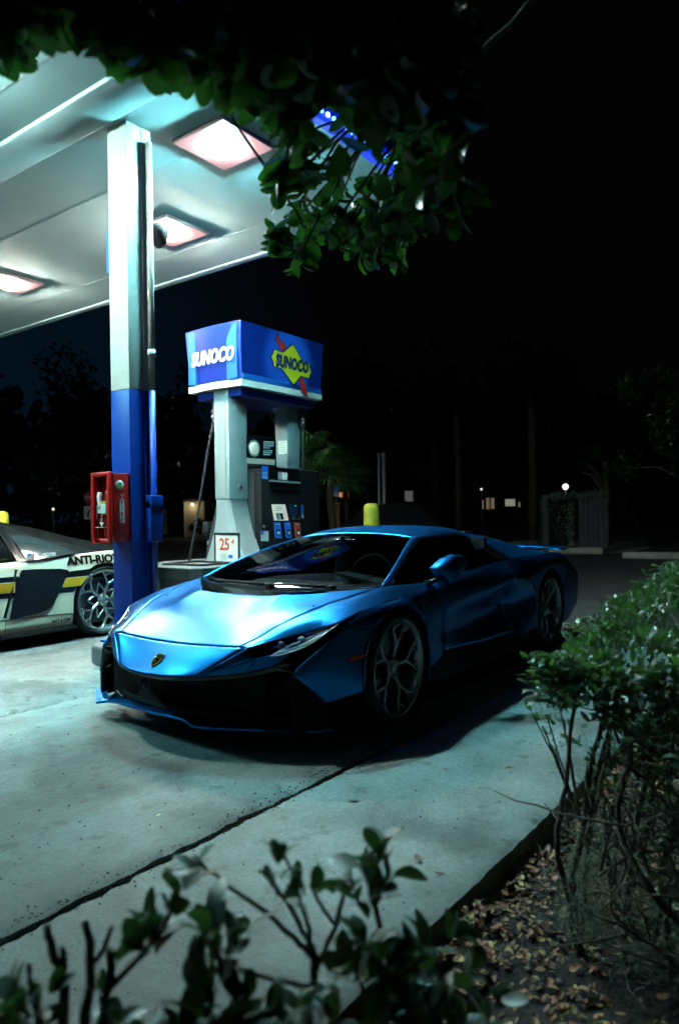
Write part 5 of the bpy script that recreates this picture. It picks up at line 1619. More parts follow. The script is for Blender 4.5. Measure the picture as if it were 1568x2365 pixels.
def along(px, py, D):
    xi, yi = (px - CX) / FPX, (py - CY) / FPX
    d = fwd + rgt * (xi * cr - yi * sr) - upv * (xi * sr + yi * cr)
    p = Vector((0, 0, EYE)) + d * D
    return np.array(p)


# ------------------------------------------------------------------ overhanging tree
tb = Vector((0.75, -1.75, -0.10))
tree = empty("overhanging_tree", tb, 0, "dark broadleaf tree whose low leafy branches hang across the top of the view", "tree")
r = np.random.default_rng(3)
mass = [(-60, -80), (1640, -80), (1640, 455), (1500, 470), (1400, 430), (1340, 470), (1230, 460), (1130, 440), (1080, 515), (1010, 505), (960, 530), (935, 615), (905, 590), (850, 600), (790, 575), (745, 590), (690, 625), (650, 580), (615, 555), (665, 515), (690, 460), (640, 435), (630, 375), (665, 330), (640, 285), (560, 215), (480, 180), (420, 175), (370, 140), (310, 120), (250, 95), (205, 40), (150, 5), (135, 50), (80, 80), (55, 55), (30, 105), (0, 130), (-60, 110)]
clumps = []
tries = 0
while len(clumps) < 760 and tries < 20000:
    tries += 1
    x, y = r.uniform(-60, 1640), r.uniform(-80, 640)
    if not inside(x, y, mass): continue
    led = abs((y - 235) - (x - 720) * .80)
    if 700 < x < 915 and led < 62 and r.random() < .96: continue
    if 690 < x < 900 and 330 < y < 470 and y > 235 + (x - 720) * .8 + 40 and r.random() < .55: continue
    if x > 1000 and r.random() < .52 + .43 * smooth(1010, 1120, x) + (.06 if x > 1060 else 0): continue
    if y > 300 and x < 1000 and r.random() < .38: continue
    low = smooth(200, 600, y) * (1 - smooth(950, 1100, x))
    D = 1.25 + .9 * low + r.uniform(0, .75) + .35 * smooth(1000, 1500, x)
    if y < 140 and x < 700: D = r.uniform(1.15, 1.75)
    p = along(x, y, D)
    clumps.append((p, x, y, D))
items = []
limb_nodes = []
limbs = [[(0, 0, .0), (.02, .05, 1.2), (.10, .25, 2.1), (.35, .9, 2.55), (.55, 1.7, 2.75), (.55, 2.55, 2.78), (.35, 3.3, 2.62)],
         [(.10, .25, 2.1), (.6, .9, 2.5), (.95, 1.7, 2.75), (1.1, 2.3, 2.75), (1.15, 2.7, 2.6)],
         [(.10, .25, 2.1), (.8, .6, 2.5), (1.3, 1.1, 3.0), (1.5, 1.5, 3.1)],
         [(.06, .15, 1.7), (.5, .35, 2.5), (.9, .6, 3.0)],
         [(.35, .9, 2.55), (.2, 1.6, 2.7), (-.1, 2.3, 2.75)]]
for li, path in enumerate(limbs):
    P_ = cr_curve(path, 7); n = len(P_)
    r0, r1 = (.085, .010) if li == 0 else (.035, .006)
    rad = [r0 + (r1 - r0) * (i / (n - 1)) ** .6 for i in range(n)]
    b = MB(); b.tube(P_ + r.normal(0, .006, P_.shape), rad, 9); b.build("trunk" if li == 0 else "limb", M['bark'], tree)
    for q in P_[6:]: limb_nodes.append(q + np.array(tb))
limb_nodes = np.array(limb_nodes)
tw = MB()
for p, x, y, D in clumps:
    k = np.argmin(np.linalg.norm(limb_nodes - p, axis=1)); q = limb_nodes[k]
    d = p - q; L_ = np.linalg.norm(d)
    ax = d / L_ * .6 + np.array([0.1, .25, -.45]) + r.normal(0, .35, 3)
    if L_ < 1.5 and L_ > .05 and x < 1000 and r.random() < .34:
        m1 = q + d * .45 + np.array([0, 0, .10 * L_]) + r.normal(0, .03, 3)
        tw.tube([t - np.array(tb) for t in cr_curve([q, m1, p - ax / np.linalg.norm(ax) * .03, p], 3)], [.006] * 4 + [.004] * 3 + [.0028] * 3, 5, False)
    big = 1.0
    if r.random() < .10: big = 1.35
    whorl(items, p, ax, int(r.integers(4, 8)), .068 * big, 1.0, r)
o = tw.build("twigs", M['twig'], tree); o['kind'] = 'stuff'
scatter_leaves(tree, items, M['leaf'], 300, wd=1.12)

# ------------------------------------------------------------------ clipped hedge on the right
hb = Vector((2.4, .5, -0.09))
hedge = empty("clipped_hedge", hb, 0, "flat-topped clipped hedge with bare twisted stems at the right edge", "hedge")
r = np.random.default_rng(21)
hx0, hx1, hy0, hy1 = 1.99, 7.4, -.55, .76


def htop(x, y): return .850 + .135 * smooth(1.9, 3.6, x) + .018 * math.sin(7 * x + 3 * y) + .014 * math.sin(15 * x - 11 * y) + .01 * math.sin(31 * x + 23 * y)


items = []


def edge_round(x, y):
    e = min((x - hx0) / .16, (hy1 - y) / .13, 1.0)
    return -.09 * (1 - max(0, e)) ** 2


for i in range(11000):
    t = r.random() ** 1.7
    x = hx0 + (hx1 - hx0) * t; y = r.uniform(hy0, hy1)
    if x < 3.2 and y < .0 and r.random() < .8: continue
    z = htop(x, y) + edge_round(x, y) - abs(r.normal(0, .028))
    d = np.array([r.normal(0, .5), r.normal(0, .5), r.uniform(.35, 1.3)])
    nn = np.array([r.normal(0, .5), r.normal(0, .5), .8]) - d * .2
    items.append(((x, y, z), d, nn, r.uniform(.026, .044)))
for i in range(4200):      # left flank and near end
    if r.random() < .5:
        t = r.random() ** 2.0; x = hx0 + (hx1 - hx0) * t; y = hy1 + r.normal(0, .03) - .02; out = np.array([0, 1.0, .2])
    else:
        y = r.uniform(-.1, hy1); x = hx0 + r.normal(0, .035); out = np.array([-1.0, 0, .2])
    u = r.random() ** 1.5
    drop = .165 + .05 * math.sin(9 * x + 8 * y) + .16 * smooth(.5, .1, y)
    z = htop(x, y) - .05 - u * drop
    d = out * r.uniform(.4, 1.2) + np.array([r.normal(0, .5), r.normal(0, .5), r.uniform(-.3, .9)])
    items.append(((x, y, z), d, np.array([r.normal(0, .4), r.normal(0, .4), .8]) + out * .3, r.uniform(.026, .044)))
for i in range(10500):       # sparse leaves in the bare lower part
    x = 2.0 + 1.6 * r.random() ** 1.8; y = r.uniform(-.35, .50 if i % 4 else .64); z = r.uniform(.0, .66) if y < .5 else r.uniform(.45, .66)
    items.append(((x, y, z), r.normal(0, 1, 3), r.normal(0, .6, 3) + np.array([0, 0, .7]), r.uniform(.018, .032)))
# low side shoot reaching over the slab edge
shoot = [(tuple(along(px_, py_, 2.16)), n_) for px_, py_, n_ in ((1228, 1645, 5), (1262, 1655, 6), (1292, 1632, 7), (1302, 1668, 6), (1280, 1745, 5), (1318, 1705, 6), (1255, 1690, 4))]
for p, n_ in shoot: whorl(items, p, (-.5, .5, .6), n_, .036, .8, r)
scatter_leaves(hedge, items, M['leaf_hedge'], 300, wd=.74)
st = MB()


def stem(b, path, r0, r1, wob=.008, k=6):
    P_ = cr_curve(path, k); n = len(P_)
    P_ = P_ + r.normal(0, wob, P_.shape) * np.linspace(0, 1, n)[:, None]
    b.tube([q - np.array(hb) for q in P_], [r0 + (r1 - r0) * i / (n - 1) for i in range(n)], 8, False)


stems = [[(2.10, .70, -.10), (2.09, .72, .10), (2.13, .69, .30), (2.10, .66, .48), (2.14, .60, .74)],
         [(2.09, .72, .06), (2.03, .74, .25), (2.05, .72, .42), (2.02, .68, .70)],
         [(2.13, .69, .24), (2.20, .66, .40), (2.18, .60, .70)],
         [(2.28, .60, -.10), (2.24, .60, .08), (2.30, .55, .28), (2.25, .52, .50), (2.32, .45, .75)],
         [(2.24, .60, .08), (2.15, .55, .30), (2.10, .50, .52), (2.05, .45, .72)],
         [(2.6, .50, -.1), (2.62, .52, .2), (2.55, .46, .45), (2.6, .42, .78)],
         [(2.05, .32, -.1), (2.0, .36, .12), (2.08, .42, .34), (1.98, .36, .56), (2.02, .3, .75)],
         [(2.0, .36, .12), (1.94, .46, .24), (1.98, .55, .38), (1.93, .5, .60)],
         [(2.2, .1, -.1), (2.15, .16, .2), (2.05, .12, .45), (2.1, .1, .75)],
         [(2.16, .72, -.1), (2.19, .70, .2), (2.13, .66, .4), (2.22, .6, .72)], [(2.19, .70, .2), (2.26, .68, .42), (2.24, .6, .72)], [(2.35, .66, -.1), (2.31, .68, .2), (2.38, .62, .45), (2.3, .6, .75)], [(2.12, .45, -.1), (2.16, .48, .2), (2.1, .42, .45), (2.15, .4, .75)],
         [(3.0, .5, -.1), (3.03, .52, .3), (2.97, .45, .8)], [(3.5, .5, -.1), (3.46, .5, .3), (3.55, .45, .85)], [(4.1, .45, -.1), (4.12, .5, .35), (4.05, .4, .9)]]
for i, pth in enumerate(stems):
    b = MB(); stem(b, pth, .0165 if i in (0, 3, 5, 6) else .010, .005, .003); b.build("stem", M['bark'], hedge)
for i in range(1000):
    x, y, z = 1.97 + 1.2 * r.random() ** 1.5, r.uniform(-.3, .62), r.uniform(-.05, .58)
    d = np.array([r.normal(0, .5), r.normal(0, .5), r.uniform(-.1, 1.0)]); d /= np.linalg.norm(d); L_ = r.uniform(.10, .34)
    p = np.array([x, y, z]); stem(st, [p, p + d * L_ * .5 + r.normal(0, .02, 3), p + d * L_ + r.normal(0, .03, 3)], .0045, .0015, .004, 3)
for p, n_ in shoot:
    stem(st, [(2.12, .70, .30), (np.array((2.12, .70, .30)) + np.array(p)) / 2 + np.array((0, 0, .0)) + r.normal(0, .012, 3), np.array(p)], .0035, .002, .002, 4)
o = st.build("twigs", M['twig'], hedge); o['kind'] = 'stuff'
ms = MB()
for i in range(1500):
    c = [(2.08, .68), (2.16, .64), (2.02, .50), (2.02, .36)][int(r.integers(0, 4))]
    p = np.array([c[0] - .03 + r.normal(0, .035), c[1] + r.normal(0, .035), abs(r.normal(.12, .17))])
    pts = [p]; d = r.normal(0, 1, 3)
    for k in range(4):
        d = d * .6 + r.normal(0, .7, 3); pts.append(pts[-1] + d / np.linalg.norm(d) * .016)
    ms.tube([q - np.array(hb) for q in pts], .0007, 3, False)
o = ms.build("hanging_moss", M['moss'], hedge); o['kind'] = 'stuff'

# ------------------------------------------------------------------ low shrubs in front of the camera
r = np.random.default_rng(5)


def shrub(base, label, branches, clusters, lone=()):
    t = empty("young_shrub", base, 0, label, "shrub", "low shrubs along the bed in front of the camera")
    bo = np.array(base); items = []
    for i, (path, r0, r1) in enumerate(branches):
        P_ = cr_curve([along(*q) for q in path], 5); n = len(P_)
        P_ = P_ + r.normal(0, .0012, P_.shape)
        b = MB(); b.tube([q - bo for q in P_], [r0 + (r1 - r0) * k / (n - 1) for k in range(n)], 7); b.build("stem", M['twig'], t)
    for (px, py, D, n_, sz, ax) in clusters:
        whorl(items, along(px, py, D), np.array(ax) + r.normal(0, .15, 3), n_ + 1, sz * .98, 1.0, r)
    scatter_leaves(t, items, M['leaf_shrub'], 300, wd=.95)


UP = (.1, .1, 1.0)
shrub((.83, .62, -.09), "leafy young shrub with thin forked stems at bottom centre of the view",
      [([(700, 2620, 1.0), (722, 2285, 1.02), (734, 2226, 1.03), (775, 2137, 1.06), (802, 2029, 1.08)], .0065, .003),
       ([(734, 2226, 1.03), (680, 2165, 1.03), (612, 2103, 1.03), (545, 2060, 1.02), (485, 2012, 1.02), (445, 1975, 1.02)], .0045, .002),
       ([(734, 2226, 1.03), (690, 2130, 1.05), (640, 2050, 1.07), (598, 2010, 1.08)], .0045, .0025),
       ([(725, 2260, 1.02), (712, 2150, 1.0), (684, 2049, 1.0), (656, 1975, 1.0)], .004, .002),
       ([(775, 2137, 1.06), (735, 2080, 1.06), (715, 2040, 1.06)], .003, .002),
       ([(730, 2285, 1.02), (640, 2262, .98), (540, 2232, .95), (505, 2205, .95)], .004, .002),
       ([(860, 2620, 1.05), (880, 2240, 1.08), (868, 2103, 1.1), (845, 2010, 1.1), (870, 1950, 1.1)], .006, .0025),
       ([(640, 2500, .95), (560, 2330, .93), (500, 2200, .93), (478, 2130, .93)], .0055, .0025),
       ([(960, 2620, 1.15), (985, 2330, 1.15), (990, 2200, 1.15)], .005, .0025),
       ([(1000, 2600, 1.0), (1030, 2370, 1.0)], .005, .003)],
      [(442, 1974, 1.02, 5, .040, (-.3, .2, .9)), (655, 1966, 1.0, 6, .038, UP), (676, 2045, 1.0, 4, .045, (.2, -.2, .6)), (740, 2030, 1.06, 4, .045, (.4, -.2, .4)),
       (880, 1952, 1.1, 7, .058, UP), (835, 2000, 1.1, 6, .055, (-.3, .3, .7)), (905, 2020, 1.1, 6, .055, (.5, -.3, .4)), (872, 2060, 1.08, 5, .052, (.3, -.2, .5)), (815, 2045, 1.07, 4, .045, (.1, .3, .5)),
       (478, 2110, .93, 6, .058, UP), (520, 2196, .95, 7, .055, (.4, -.3, .6)), (560, 2150, .95, 4, .055, (.3, .0, .9)), (455, 2250, .9, 6, .06, (-.4, .4, .5)), (470, 2330, .88, 7, .06, (-.2, .2, .6)), (560, 2320, .9, 6, .055, (.2, .0, .7)),
       (840, 2170, 1.07, 6, .055, UP), (870, 2210, 1.05, 6, .055, (.4, -.3, .5)), (800, 2235, 1.0, 6, .055, (-.3, .2, .6)), (985, 2180, 1.12, 8, .062, (.4, -.4, .6)), (1010, 2250, 1.1, 7, .06, (.5, -.4, .3)), (930, 2270, 1.0, 7, .055, (.0, .0, .9)), (1050, 2330, 1.05, 7, .055, (.4, -.4, .6)),
       (700, 2330, .95, 6, .055, (.0, .2, .7)), (620, 2360, .9, 6, .055, UP), (760, 2350, .95, 6, .052, (.2, .0, .8)), (880, 2340, .98, 7, .055, (.2, -.2, .7)), (960, 2360, 1.0, 7, .055, UP), (1120, 2370, 1.1, 6, .055, (.3, -.3, .6)), (1060, 2160, 1.2, 6, .055, (.5, -.4, .5)), (1085, 2240, 1.2, 6, .055, (.5, -.4, .5)), (530, 2385, .88, 6, .055, UP), (905, 2240, 1.0, 6, .05, (.3, -.1, .6)), (1000, 2330, .98, 7, .055, UP), (940, 2190, 1.06, 6, .05, (.3, -.3, .5)), (1040, 2380, 1.0, 7, .055, UP), (640, 2310, .92, 5, .05, (0, .2, .6)), (1150, 2300, 1.15, 6, .05, (.4, -.3, .5)), (420, 2370, .86, 6, .05, UP)])
shrub((.52, .80, -.09), "sparse cut-back shrub with bare dark stems at the lower left corner",
      [([(150, 2600, .95), (146, 2365, .95), (148, 2270, .95), (125, 2200, .95), (107, 2135, .96)], .0085, .005),
       ([(148, 2290, .95), (150, 2220, .95), (143, 2185, .95)], .005, .0035),
       ([(185, 2600, .95), (196, 2362, .95), (212, 2230, .95), (198, 2130, .96)], .009, .005),
       ([(212, 2230, .95), (240, 2190, .95), (258, 2140, .96)], .004, .003),
       ([(225, 2600, .93), (236, 2365, .93), (255, 2265, .93), (256, 2190, .94)], .008, .005),
       ([(248, 2290, .93), (320, 2210, .96), (381, 2137, .98), (408, 2042, 1.0)], .0055, .0025),
       ([(95, 2600, .9), (92, 2380, .9), (72, 2290, .9), (68, 2225, .9)], .006, .003)],
      [(325, 2120, .97, 8, .050, (-.3, .2, .7)), (350, 2150, .97, 6, .045, (.1, -.2, .4)), (300, 2165, .96, 5, .042, (-.3, .3, .1)), (425, 2045, 1.0, 4, .060, (.4, -.3, .7)), (395, 2090, 1.0, 3, .045, (.1, .1, 1)), (15, 2300, .88, 6, .055, (-.3, .4, .5)), (110, 2300, .9, 5, .045, (.2, -.2, .5)), (30, 2350, .86, 6, .055, UP), (225, 2295, .93, 3, .03, (.3, -.2, .4)), (280, 2330, .92, 5, .045, (.1, 0, .8)), (330, 2370, .9, 5, .05, UP)])

# ------------------------------------------------------------------ leaf litter on the soil, a few leaves on the concrete
r = np.random.default_rng(77)
V = []; F = []
cnt = 0
k = len(LT)
for i in range(8500):
    x = .4 + 3.6 * r.random() ** 1.1; y = 1.03 - 1.6 * r.random() ** 1.8
    dens = 1.0 if y > .55 else (.15 if y > 0.2 else .05)
    if r.random() > dens: continue
    z = soil_z(x, y) + r.uniform(.002, .022)
    a_ = r.uniform(0, 6.28); d = np.array([math.cos(a_), math.sin(a_), r.normal(0, .25)])
    n_ = np.array([r.normal(0, .35), r.normal(0, .35), 1.0])
    A, B_, C_ = frame(d, n_); s_ = r.uniform(.014, .038); v = LT.copy(); v[:, 2] += r.uniform(-.9, .9) * (v[:, 0] - .4) ** 2 + r.uniform(-1.2, 1.2) * v[:, 1] ** 2
    v[:, 1] *= r.uniform(.6, 1.1)
    V.append((v @ np.stack([A, B_, C_])) * s_ + np.array([x, y, z])); F += [tuple(cnt * k + j for j in f) for f in LF]; cnt += 1
me = bpy.data.meshes.new("leaf_litter"); me.from_pydata(np.concatenate(V).tolist(), [], F); me.materials.append(M['litter']); me.update()
tag(link("leaf_litter", me), kind='stuff')
tw = MB()
for i in range(150):
    x = r.uniform(.8, 3.4); y = r.uniform(-.6, 1.0); a_ = r.uniform(0, 6.28); L_ = r.uniform(.03, .14); z = soil_z(x, y) + .012
    tw.tube([(x, y, z), (x + L_ * .5 * math.cos(a_), y + L_ * .5 * math.sin(a_), z + .008), (x + L_ * math.cos(a_ + .3), y + L_ * math.sin(a_ + .3), z)], [.002, .0022, .0012], 5, False)
o = tw.build("fallen_twigs", M['twig']); o['kind'] = 'stuff'
# dirt crumbs and bits along the open joint and over the slabs
cr_ = MB()
for i in range(1100):
    x = r.uniform(.9, 4.0)
    if r.random() < .7: y = 2.05 + r.normal(0, .035)
    else: y = r.uniform(1.1, 4.0)
    s_ = r.uniform(.0015, .0055); z = gz(y) + s_ * .4
    if abs(y - 2.05) < .014: z -= .012
    a_ = r.uniform(0, 3); cr_.add([(x - s_ * 1.5 * math.cos(a_), y - s_ * math.sin(a_), z), (x + s_ * math.sin(a_), y - s_, z), (x + s_ * 1.6 * math.cos(a_), y + s_ * math.sin(a_), z), (x, y, z + s_)], [(0, 1, 3), (1, 2, 3), (2, 0, 3), (0, 2, 1)])
o = cr_.build("grit", M['joint']); o['kind'] = 'stuff'
M['dry_leaf'] = mat("brown fallen leaf", (0.10, 0.05, 0.025), 0.7)
M['dry_pale'] = mat("pale fallen leaf", (0.40, 0.36, 0.20), 0.7)
dm = [leaf_mesh("fallen_leaf", M['dry_leaf'], .5), leaf_mesh("fallen_leaf", M['dry_pale'], .35)]
spots = [(418, 1690, 0, .05, "curled brown leaf on the slab just in front of the car's splitter shadow"), (378, 1860, 0, .05, "small brown leaf alone on the left slab below the car's nose"), (228, 1822, 0, .05, "thin brown leaf lying on the slab far left of the joint"),
         (800, 1850, 0, .055, "brown leaf on the near slab just right of the joint's dark end"), (1180, 1773, 0, .05, "round brown leaf on the slab left of the hedge shoot"), (645, 1930, 1, .03, "pale leaf scrap on the near slab above the shrub tips"), (970, 1994, 0, .04, "small brown leaf on the slab right of the central shrub"), (1000, 2018, 0, .04, "brown leaf on the slab nearest the planting bed edge"), (1040, 1782, 0, .04, "brown leaf on the slab under the car's rear shadow edge"), (360, 1888, 1, .025, "tiny pale leaf scrap on the left slab")]
for px, py, mi, s_, lab in spots:
    p = at(px, py, 2, 0.0); p.z = gz(p.y) + .004
    a_ = r.uniform(0, 6.28)
    o = link("fallen_leaf", dm[mi], None, p, (r.normal(0, .15), r.normal(0, .15), a_)); o.scale = (s_, s_, s_)
    tag(o, lab, "leaf", "fallen leaves on the concrete")
# ================================================================== BEYOND THE FORECOURT
RZC = YAW - math.pi / 2          # local x across the view, local y away


def fthing(name, px, D, label, cat, z=0.0, group=None, rz=RZC):
    p = far(px, D, z)
    return empty(name, p, rz, label, cat, group), p


def hz(px, py, D): return float(along(px, py, D)[2])


r = np.random.default_rng(9)
# ---- kerbs on the far side of the lot (front faces towards the car)
kb = MB(); kb.box((20.6, 6.05, -.02), (21.0, 10.2, .17), .02); kb.box((21.0, 6.05, -.02), (25.5, 10.2, .165)); kb.add([(20.6, 6.05, .02), (25.0, 6.05, .02), (25.0, 5.55, 0.0), (20.9, 5.55, 0.0)], [(0, 1, 2, 3)])
tag(kb.build("far_kerb", M['kerb']), "pale raised kerb behind the blue car's rear wing", "kerb", "kerbs at the far side of the lot")
kb = MB(); kb.box((19.2, -3.5, -.02), (19.6, 5.15, .15), .02)
tag(kb.build("far_kerb", M['kerb']), "long grey kerb beyond the lot behind the clipped hedge", "kerb", "kerbs at the far side of the lot")
gb = MB(); gb.add([(19.6, -20, .10), (60, -20, .10), (60, 5.15, .10), (19.6, 5.15, .10)], [(0, 1, 2, 3)])
tag(gb.build("verge", M['soil']), kind='structure')
# ---- board fence with vines
t, p = fthing("board_enclosure", 1330, 21.0, "grey board fence enclosure with green vines along its top", "fence")
px2x = lambda px: (px - 1330) * 21.0 / FPX
zt = hz(1330, 1142, 21); b = MB(); b.box((px2x(1254), 0, 0), (px2x(1264), .12, zt - .02)); b.build("corner_post", M['wood'], t)
b = MB(); b.box((px2x(1254), .01, zt - .06), (px2x(1400), .11, zt)); b.build("top_rail", M['wood'], t)
for k in range(6):
    x0 = px2x(1336 + k * 11.5); b = MB(); b.box((x0, .02 + .012 * (k % 2), .05), (x0 + .125, .05 + .012 * (k % 2), zt - .07 - .015 * (k % 3))); b.build("board", M['wood'], t)
b = MB(); b.box((px2x(1266), .9, 0), (px2x(1335), 1.0, zt - .1)); b.build("back_wall", M['dark_wall'], t)
items = []
for i in range(1500):
    if r.random() < .68:
        x = r.uniform(px2x(1270), px2x(1402)); z = zt - .03 + r.normal(0, .055) + (.08 if x > px2x(1370) else 0); y = r.uniform(-.06, .12)
    else:
        x = px2x(1318) + r.normal(0, .05); z = r.uniform(.2, zt); y = r.uniform(-.05, .05)
    c_, s_ = math.cos(RZC), math.sin(RZC)
    if i % 3 == 0: x, z, y = r.uniform(px2x(1268), px2x(1334)), r.uniform(.08, zt - .08), r.uniform(.35, .8)
    items.append(((p.x + x * c_ - y * s_, p.y + x * s_ + y * c_, z), r.normal(0, 1, 3), r.normal(0, .5, 3) + np.array([0, 0, .6]), r.uniform(.05, .09)))
k = len(LT); V = []; F = []
for i, (q, d, n_, s_) in enumerate(items):
    A, B_, C_ = frame(d, n_); V.append((LT @ np.stack([A, B_, C_])) * s_ + np.array(q)); F += [tuple(i * k + j for j in f) for f in LF]
me = bpy.data.meshes.new("vine_leaves"); me.from_pydata(np.concatenate(V).tolist(), [], F); me.materials.append(M['leaf_hedge'])
o = bpy.data.objects.new("vine_leaves", me); COL.objects.link(o); o.parent = t; o.matrix_parent_inverse = Matrix.LocRotScale(p, Matrix.Rotation(RZC, 3, 'Z'), None).inverted(); o['kind'] = 'stuff'


# ---- lamps, poles
def globe(px, py, D, rad, st, label, col=(1, .86, .78)):
    t, p = fthing("lamp_post", px, D, label, "street lamp", 0, "distant lamp posts")
    z = hz(px, py, D)
    b = MB(); b.tube([(0, 0, 0), (0, 0, z - rad * .8)], .045, 8); b.build("post", M['pole'], t)
    b = MB(); b.lathe([(0, -rad), (rad * .6, -rad * .8), (rad, 0), (rad * .7, rad * .7), (0, rad)], 16, 'z', (0, 0, z)); b.build("globe", glow("distant lamp glow", col, st), t)


globe(1306, 1124, 30, .13, 2.2, "round pinkish globe lamp above the board fence")
globe(124, 1176, 40, .07, 2.0, "tiny warm lamp dot left of the stop sign", (1, .75, .4))
globe(1112, 1130, 38, .06, 1.2, "tiny pale lamp in the dark between the tall trunks", (.8, .9, 1))
globe(1490, 1012 + 290, 60, .05, 1.0, "pinprick lamp behind the right-hand tree", (1, .9, .8)) if False else None
for px, D, w, lab in ((876, 20, .035, "thinner of two dark poles behind the yellow bollard"), (887, 20.2, .06, "thicker of two dark poles right of the yellow bollard")):
    t, p = fthing("utility_pole", px, D, lab, "pole", 0, "poles beyond the forecourt")
    b = MB(); b.tube([(0, 0, 0), (0, 0, hz(px, 1046, D))], [w, w * .9], 10); b.build("shaft", M['pole'], t)
    b = MB(); b.lathe([(0, .02), (w * 2.4, .02), (w * 2.4, 0)], 12); b.build("foot_plate", M['pole'], t)


# ---- palms
def palm(px, D, top_py, spread, label, trunk_r=.11):
    t, p = fthing("palm_tree", px, D, label, "palm", 0, "palms beyond the pump")
    H_ = hz(px, top_py, D)
    path = cr_curve([(0, 0, 0), (.04, 0, H_ * .4), (-.03, 0, H_ * .75), (0, 0, H_)], 5)
    b = MB(); b.tube(path, [trunk_r * (1.15 - .3 * i / 15 + (.05 if i % 2 else 0)) for i in range(16)], 9); b.build("trunk", M['bark'], t)
    for k in range(22):
        a = 2.4 * k; el = r.uniform(-.5, 1.1); L_ = spread * r.uniform(.7, 1.1)
        d = np.array([math.cos(a) * math.cos(el), math.sin(a) * math.cos(el), math.sin(el)])
        b = MB()
        stem_end = np.array([0, 0, H_]) + d * L_ * .45
        b.tube([(0, 0, H_), tuple(stem_end)], [.014, .008], 5)
        side = np.cross(d, [0, 0, 1.0]); side /= np.linalg.norm(side) + 1e-6
        for j in range(17):
            th = (j - 8) * .15; dd = d * math.cos(th) + side * math.sin(th)
            e1 = stem_end + dd * L_ * .42; e2 = e1 + (dd * .5 + np.array([0, 0, -.7])) * L_ * .24
            w_ = np.cross(dd, [0, 0, 1.0]); w_ = w_ / (np.linalg.norm(w_) + 1e-6) * .014
            b.add([stem_end - w_ * .4, stem_end + w_ * .4, e1 + w_, e1 - w_, e2], [(0, 1, 2, 3), (3, 2, 4)])
        b.build("frond", M['frond'], t)
    return t


palm(716, 12.5, 1085, .95, "palm with pale green fan fronds just right of the pump")
palm(765, 21.0, 1108, 1.3, "palm with thin trunk left of the blue sign")
palm(800, 27.0, 1100, 1.5, "dimmer palm behind the orange lit sign")


# ---- bushes and trees as uneven leafy crowns
def leafy(name, px, D, z0, z1, wid, label, cat, m, n=700, size=.09, trunk=None, group=None, dep=1.0):
    t, p = fthing(name, px, D, label, cat, 0, group)
    V = []; F = []; k = len(LT)
    cs = [(r.uniform(-wid, wid), r.uniform(-dep, dep), r.uniform(z0, z1), r.uniform(.18, .38) * min(wid, z1 - z0)) for _ in range(14)]
    for i in range(n):
        c = cs[int(r.integers(0, len(cs)))]; q = r.normal(0, 1, 3); q = q / np.linalg.norm(q) * c[3] * r.uniform(.5, 1.0)
        A, B_, C_ = frame(r.normal(0, 1, 3), r.normal(0, .6, 3) + np.array([0, 0, .8]))
        V.append((LT @ np.stack([A, B_, C_])) * size * r.uniform(.6, 1.2) + np.array([c[0] + q[0], c[1] + q[1], max(.03, c[2] + q[2])])); F += [tuple(i * k + j for j in f) for f in LF]
    me = bpy.data.meshes.new("crown"); me.from_pydata(np.concatenate(V).tolist(), [], F); me.materials.append(m)
    link("crown", me, t)['kind'] = 'stuff'
    if trunk:
        b = MB(); b.tube(cr_curve([(0, 0, 0), (trunk * .5, 0, z0 * .5), (0, 0, (z0 + z1) / 2)], 5), [trunk * (1.2 - .06 * i) for i in range(11)], 9); b.build("trunk", M['bark'], t)
        for q in range(4):
            c = cs[q]; b = MB(); b.tube([(0, 0, z0 * .8), (c[0] * .5, c[1] * .5, (z0 + c[2]) / 2), c[:3]], [trunk * .5, trunk * .35, trunk * .15], 6); b.build("branch", M['bark'], t)
    return t


leafy("low_bush", 735, 17.0, .15, .62, .75, "low green bush at the foot of the palms right of the pump", "bush", M['leaf_hedge'], 900, .07, None, "bushes beyond the forecourt")
leafy("low_bush", 800, 20.0, .1, .5, .5, "small dim bush behind the yellow bollard", "bush", M['leaf_hedge'], 500, .07, None, "bushes beyond the forecourt")
leafy("far_hedge", 430, 38.0, .2, .95, 3.2, "long dark hedge far behind, between column and pump", "hedge", M['leaf'], 2200, .15)
leafy("street_tree", 1600, 16, 2.2, 5.2, 1.3, "dim green tree at the right edge above the clipped hedge", "tree", M['leaf'], 2600, .10, .07, "trees in the dark")
leafy("street_tree", 1398, 23.0, 2.2, 3.4, .7, "small grey-trunked tree standing at the board fence's right end", "tree", M['leaf'], 600, .12, .13, "trees in the dark")
# far-off wood closing the view all round, one dark mass
V = []; F = []; k = len(LT)
for i in range(12000):
    a_ = r.uniform(-.75, 1.15); D_ = r.uniform(56, 72); lat_ = math.tan(a_) if abs(a_) < 1.2 else 0
    c_ = fwd * D_ + rgt * (lat_ * D_)
    top_ = 11.0 + 2.2 * math.sin(a_ * 9) + 1.5 * math.sin(a_ * 23 + 1) + 1.0 * math.sin(a_ * 51)
    z_ = r.uniform(0, 1) ** .8 * top_
    A, B_, C_ = frame(r.normal(0, 1, 3), r.normal(0, 1, 3))
    V.append((LT @ np.stack([A, B_, C_])) * r.uniform(1.0, 2.2) + np.array([c_.x, c_.y, max(.2, z_)])); F += [tuple(i * k + j for j in f) for f in LF]
me = bpy.data.meshes.new("far_wood"); me.from_pydata(np.concatenate(V).tolist(), [], F); me.materials.append(M['leaf'])
tag(link("far_wood", me), kind='stuff')
leafy("street_tree", 300, 34.0, 3.0, 9.0, 5.0, "large dark tree far behind the column", "tree", M['leaf'], 2600, .34, .3, "trees in the dark")
leafy("street_tree", 1000, 46.0, 4.0, 11.0, 7.0, "broad dark tree far behind the blue car's roof", "tree", M['leaf'], 2600, .45, .35, "trees in the dark")
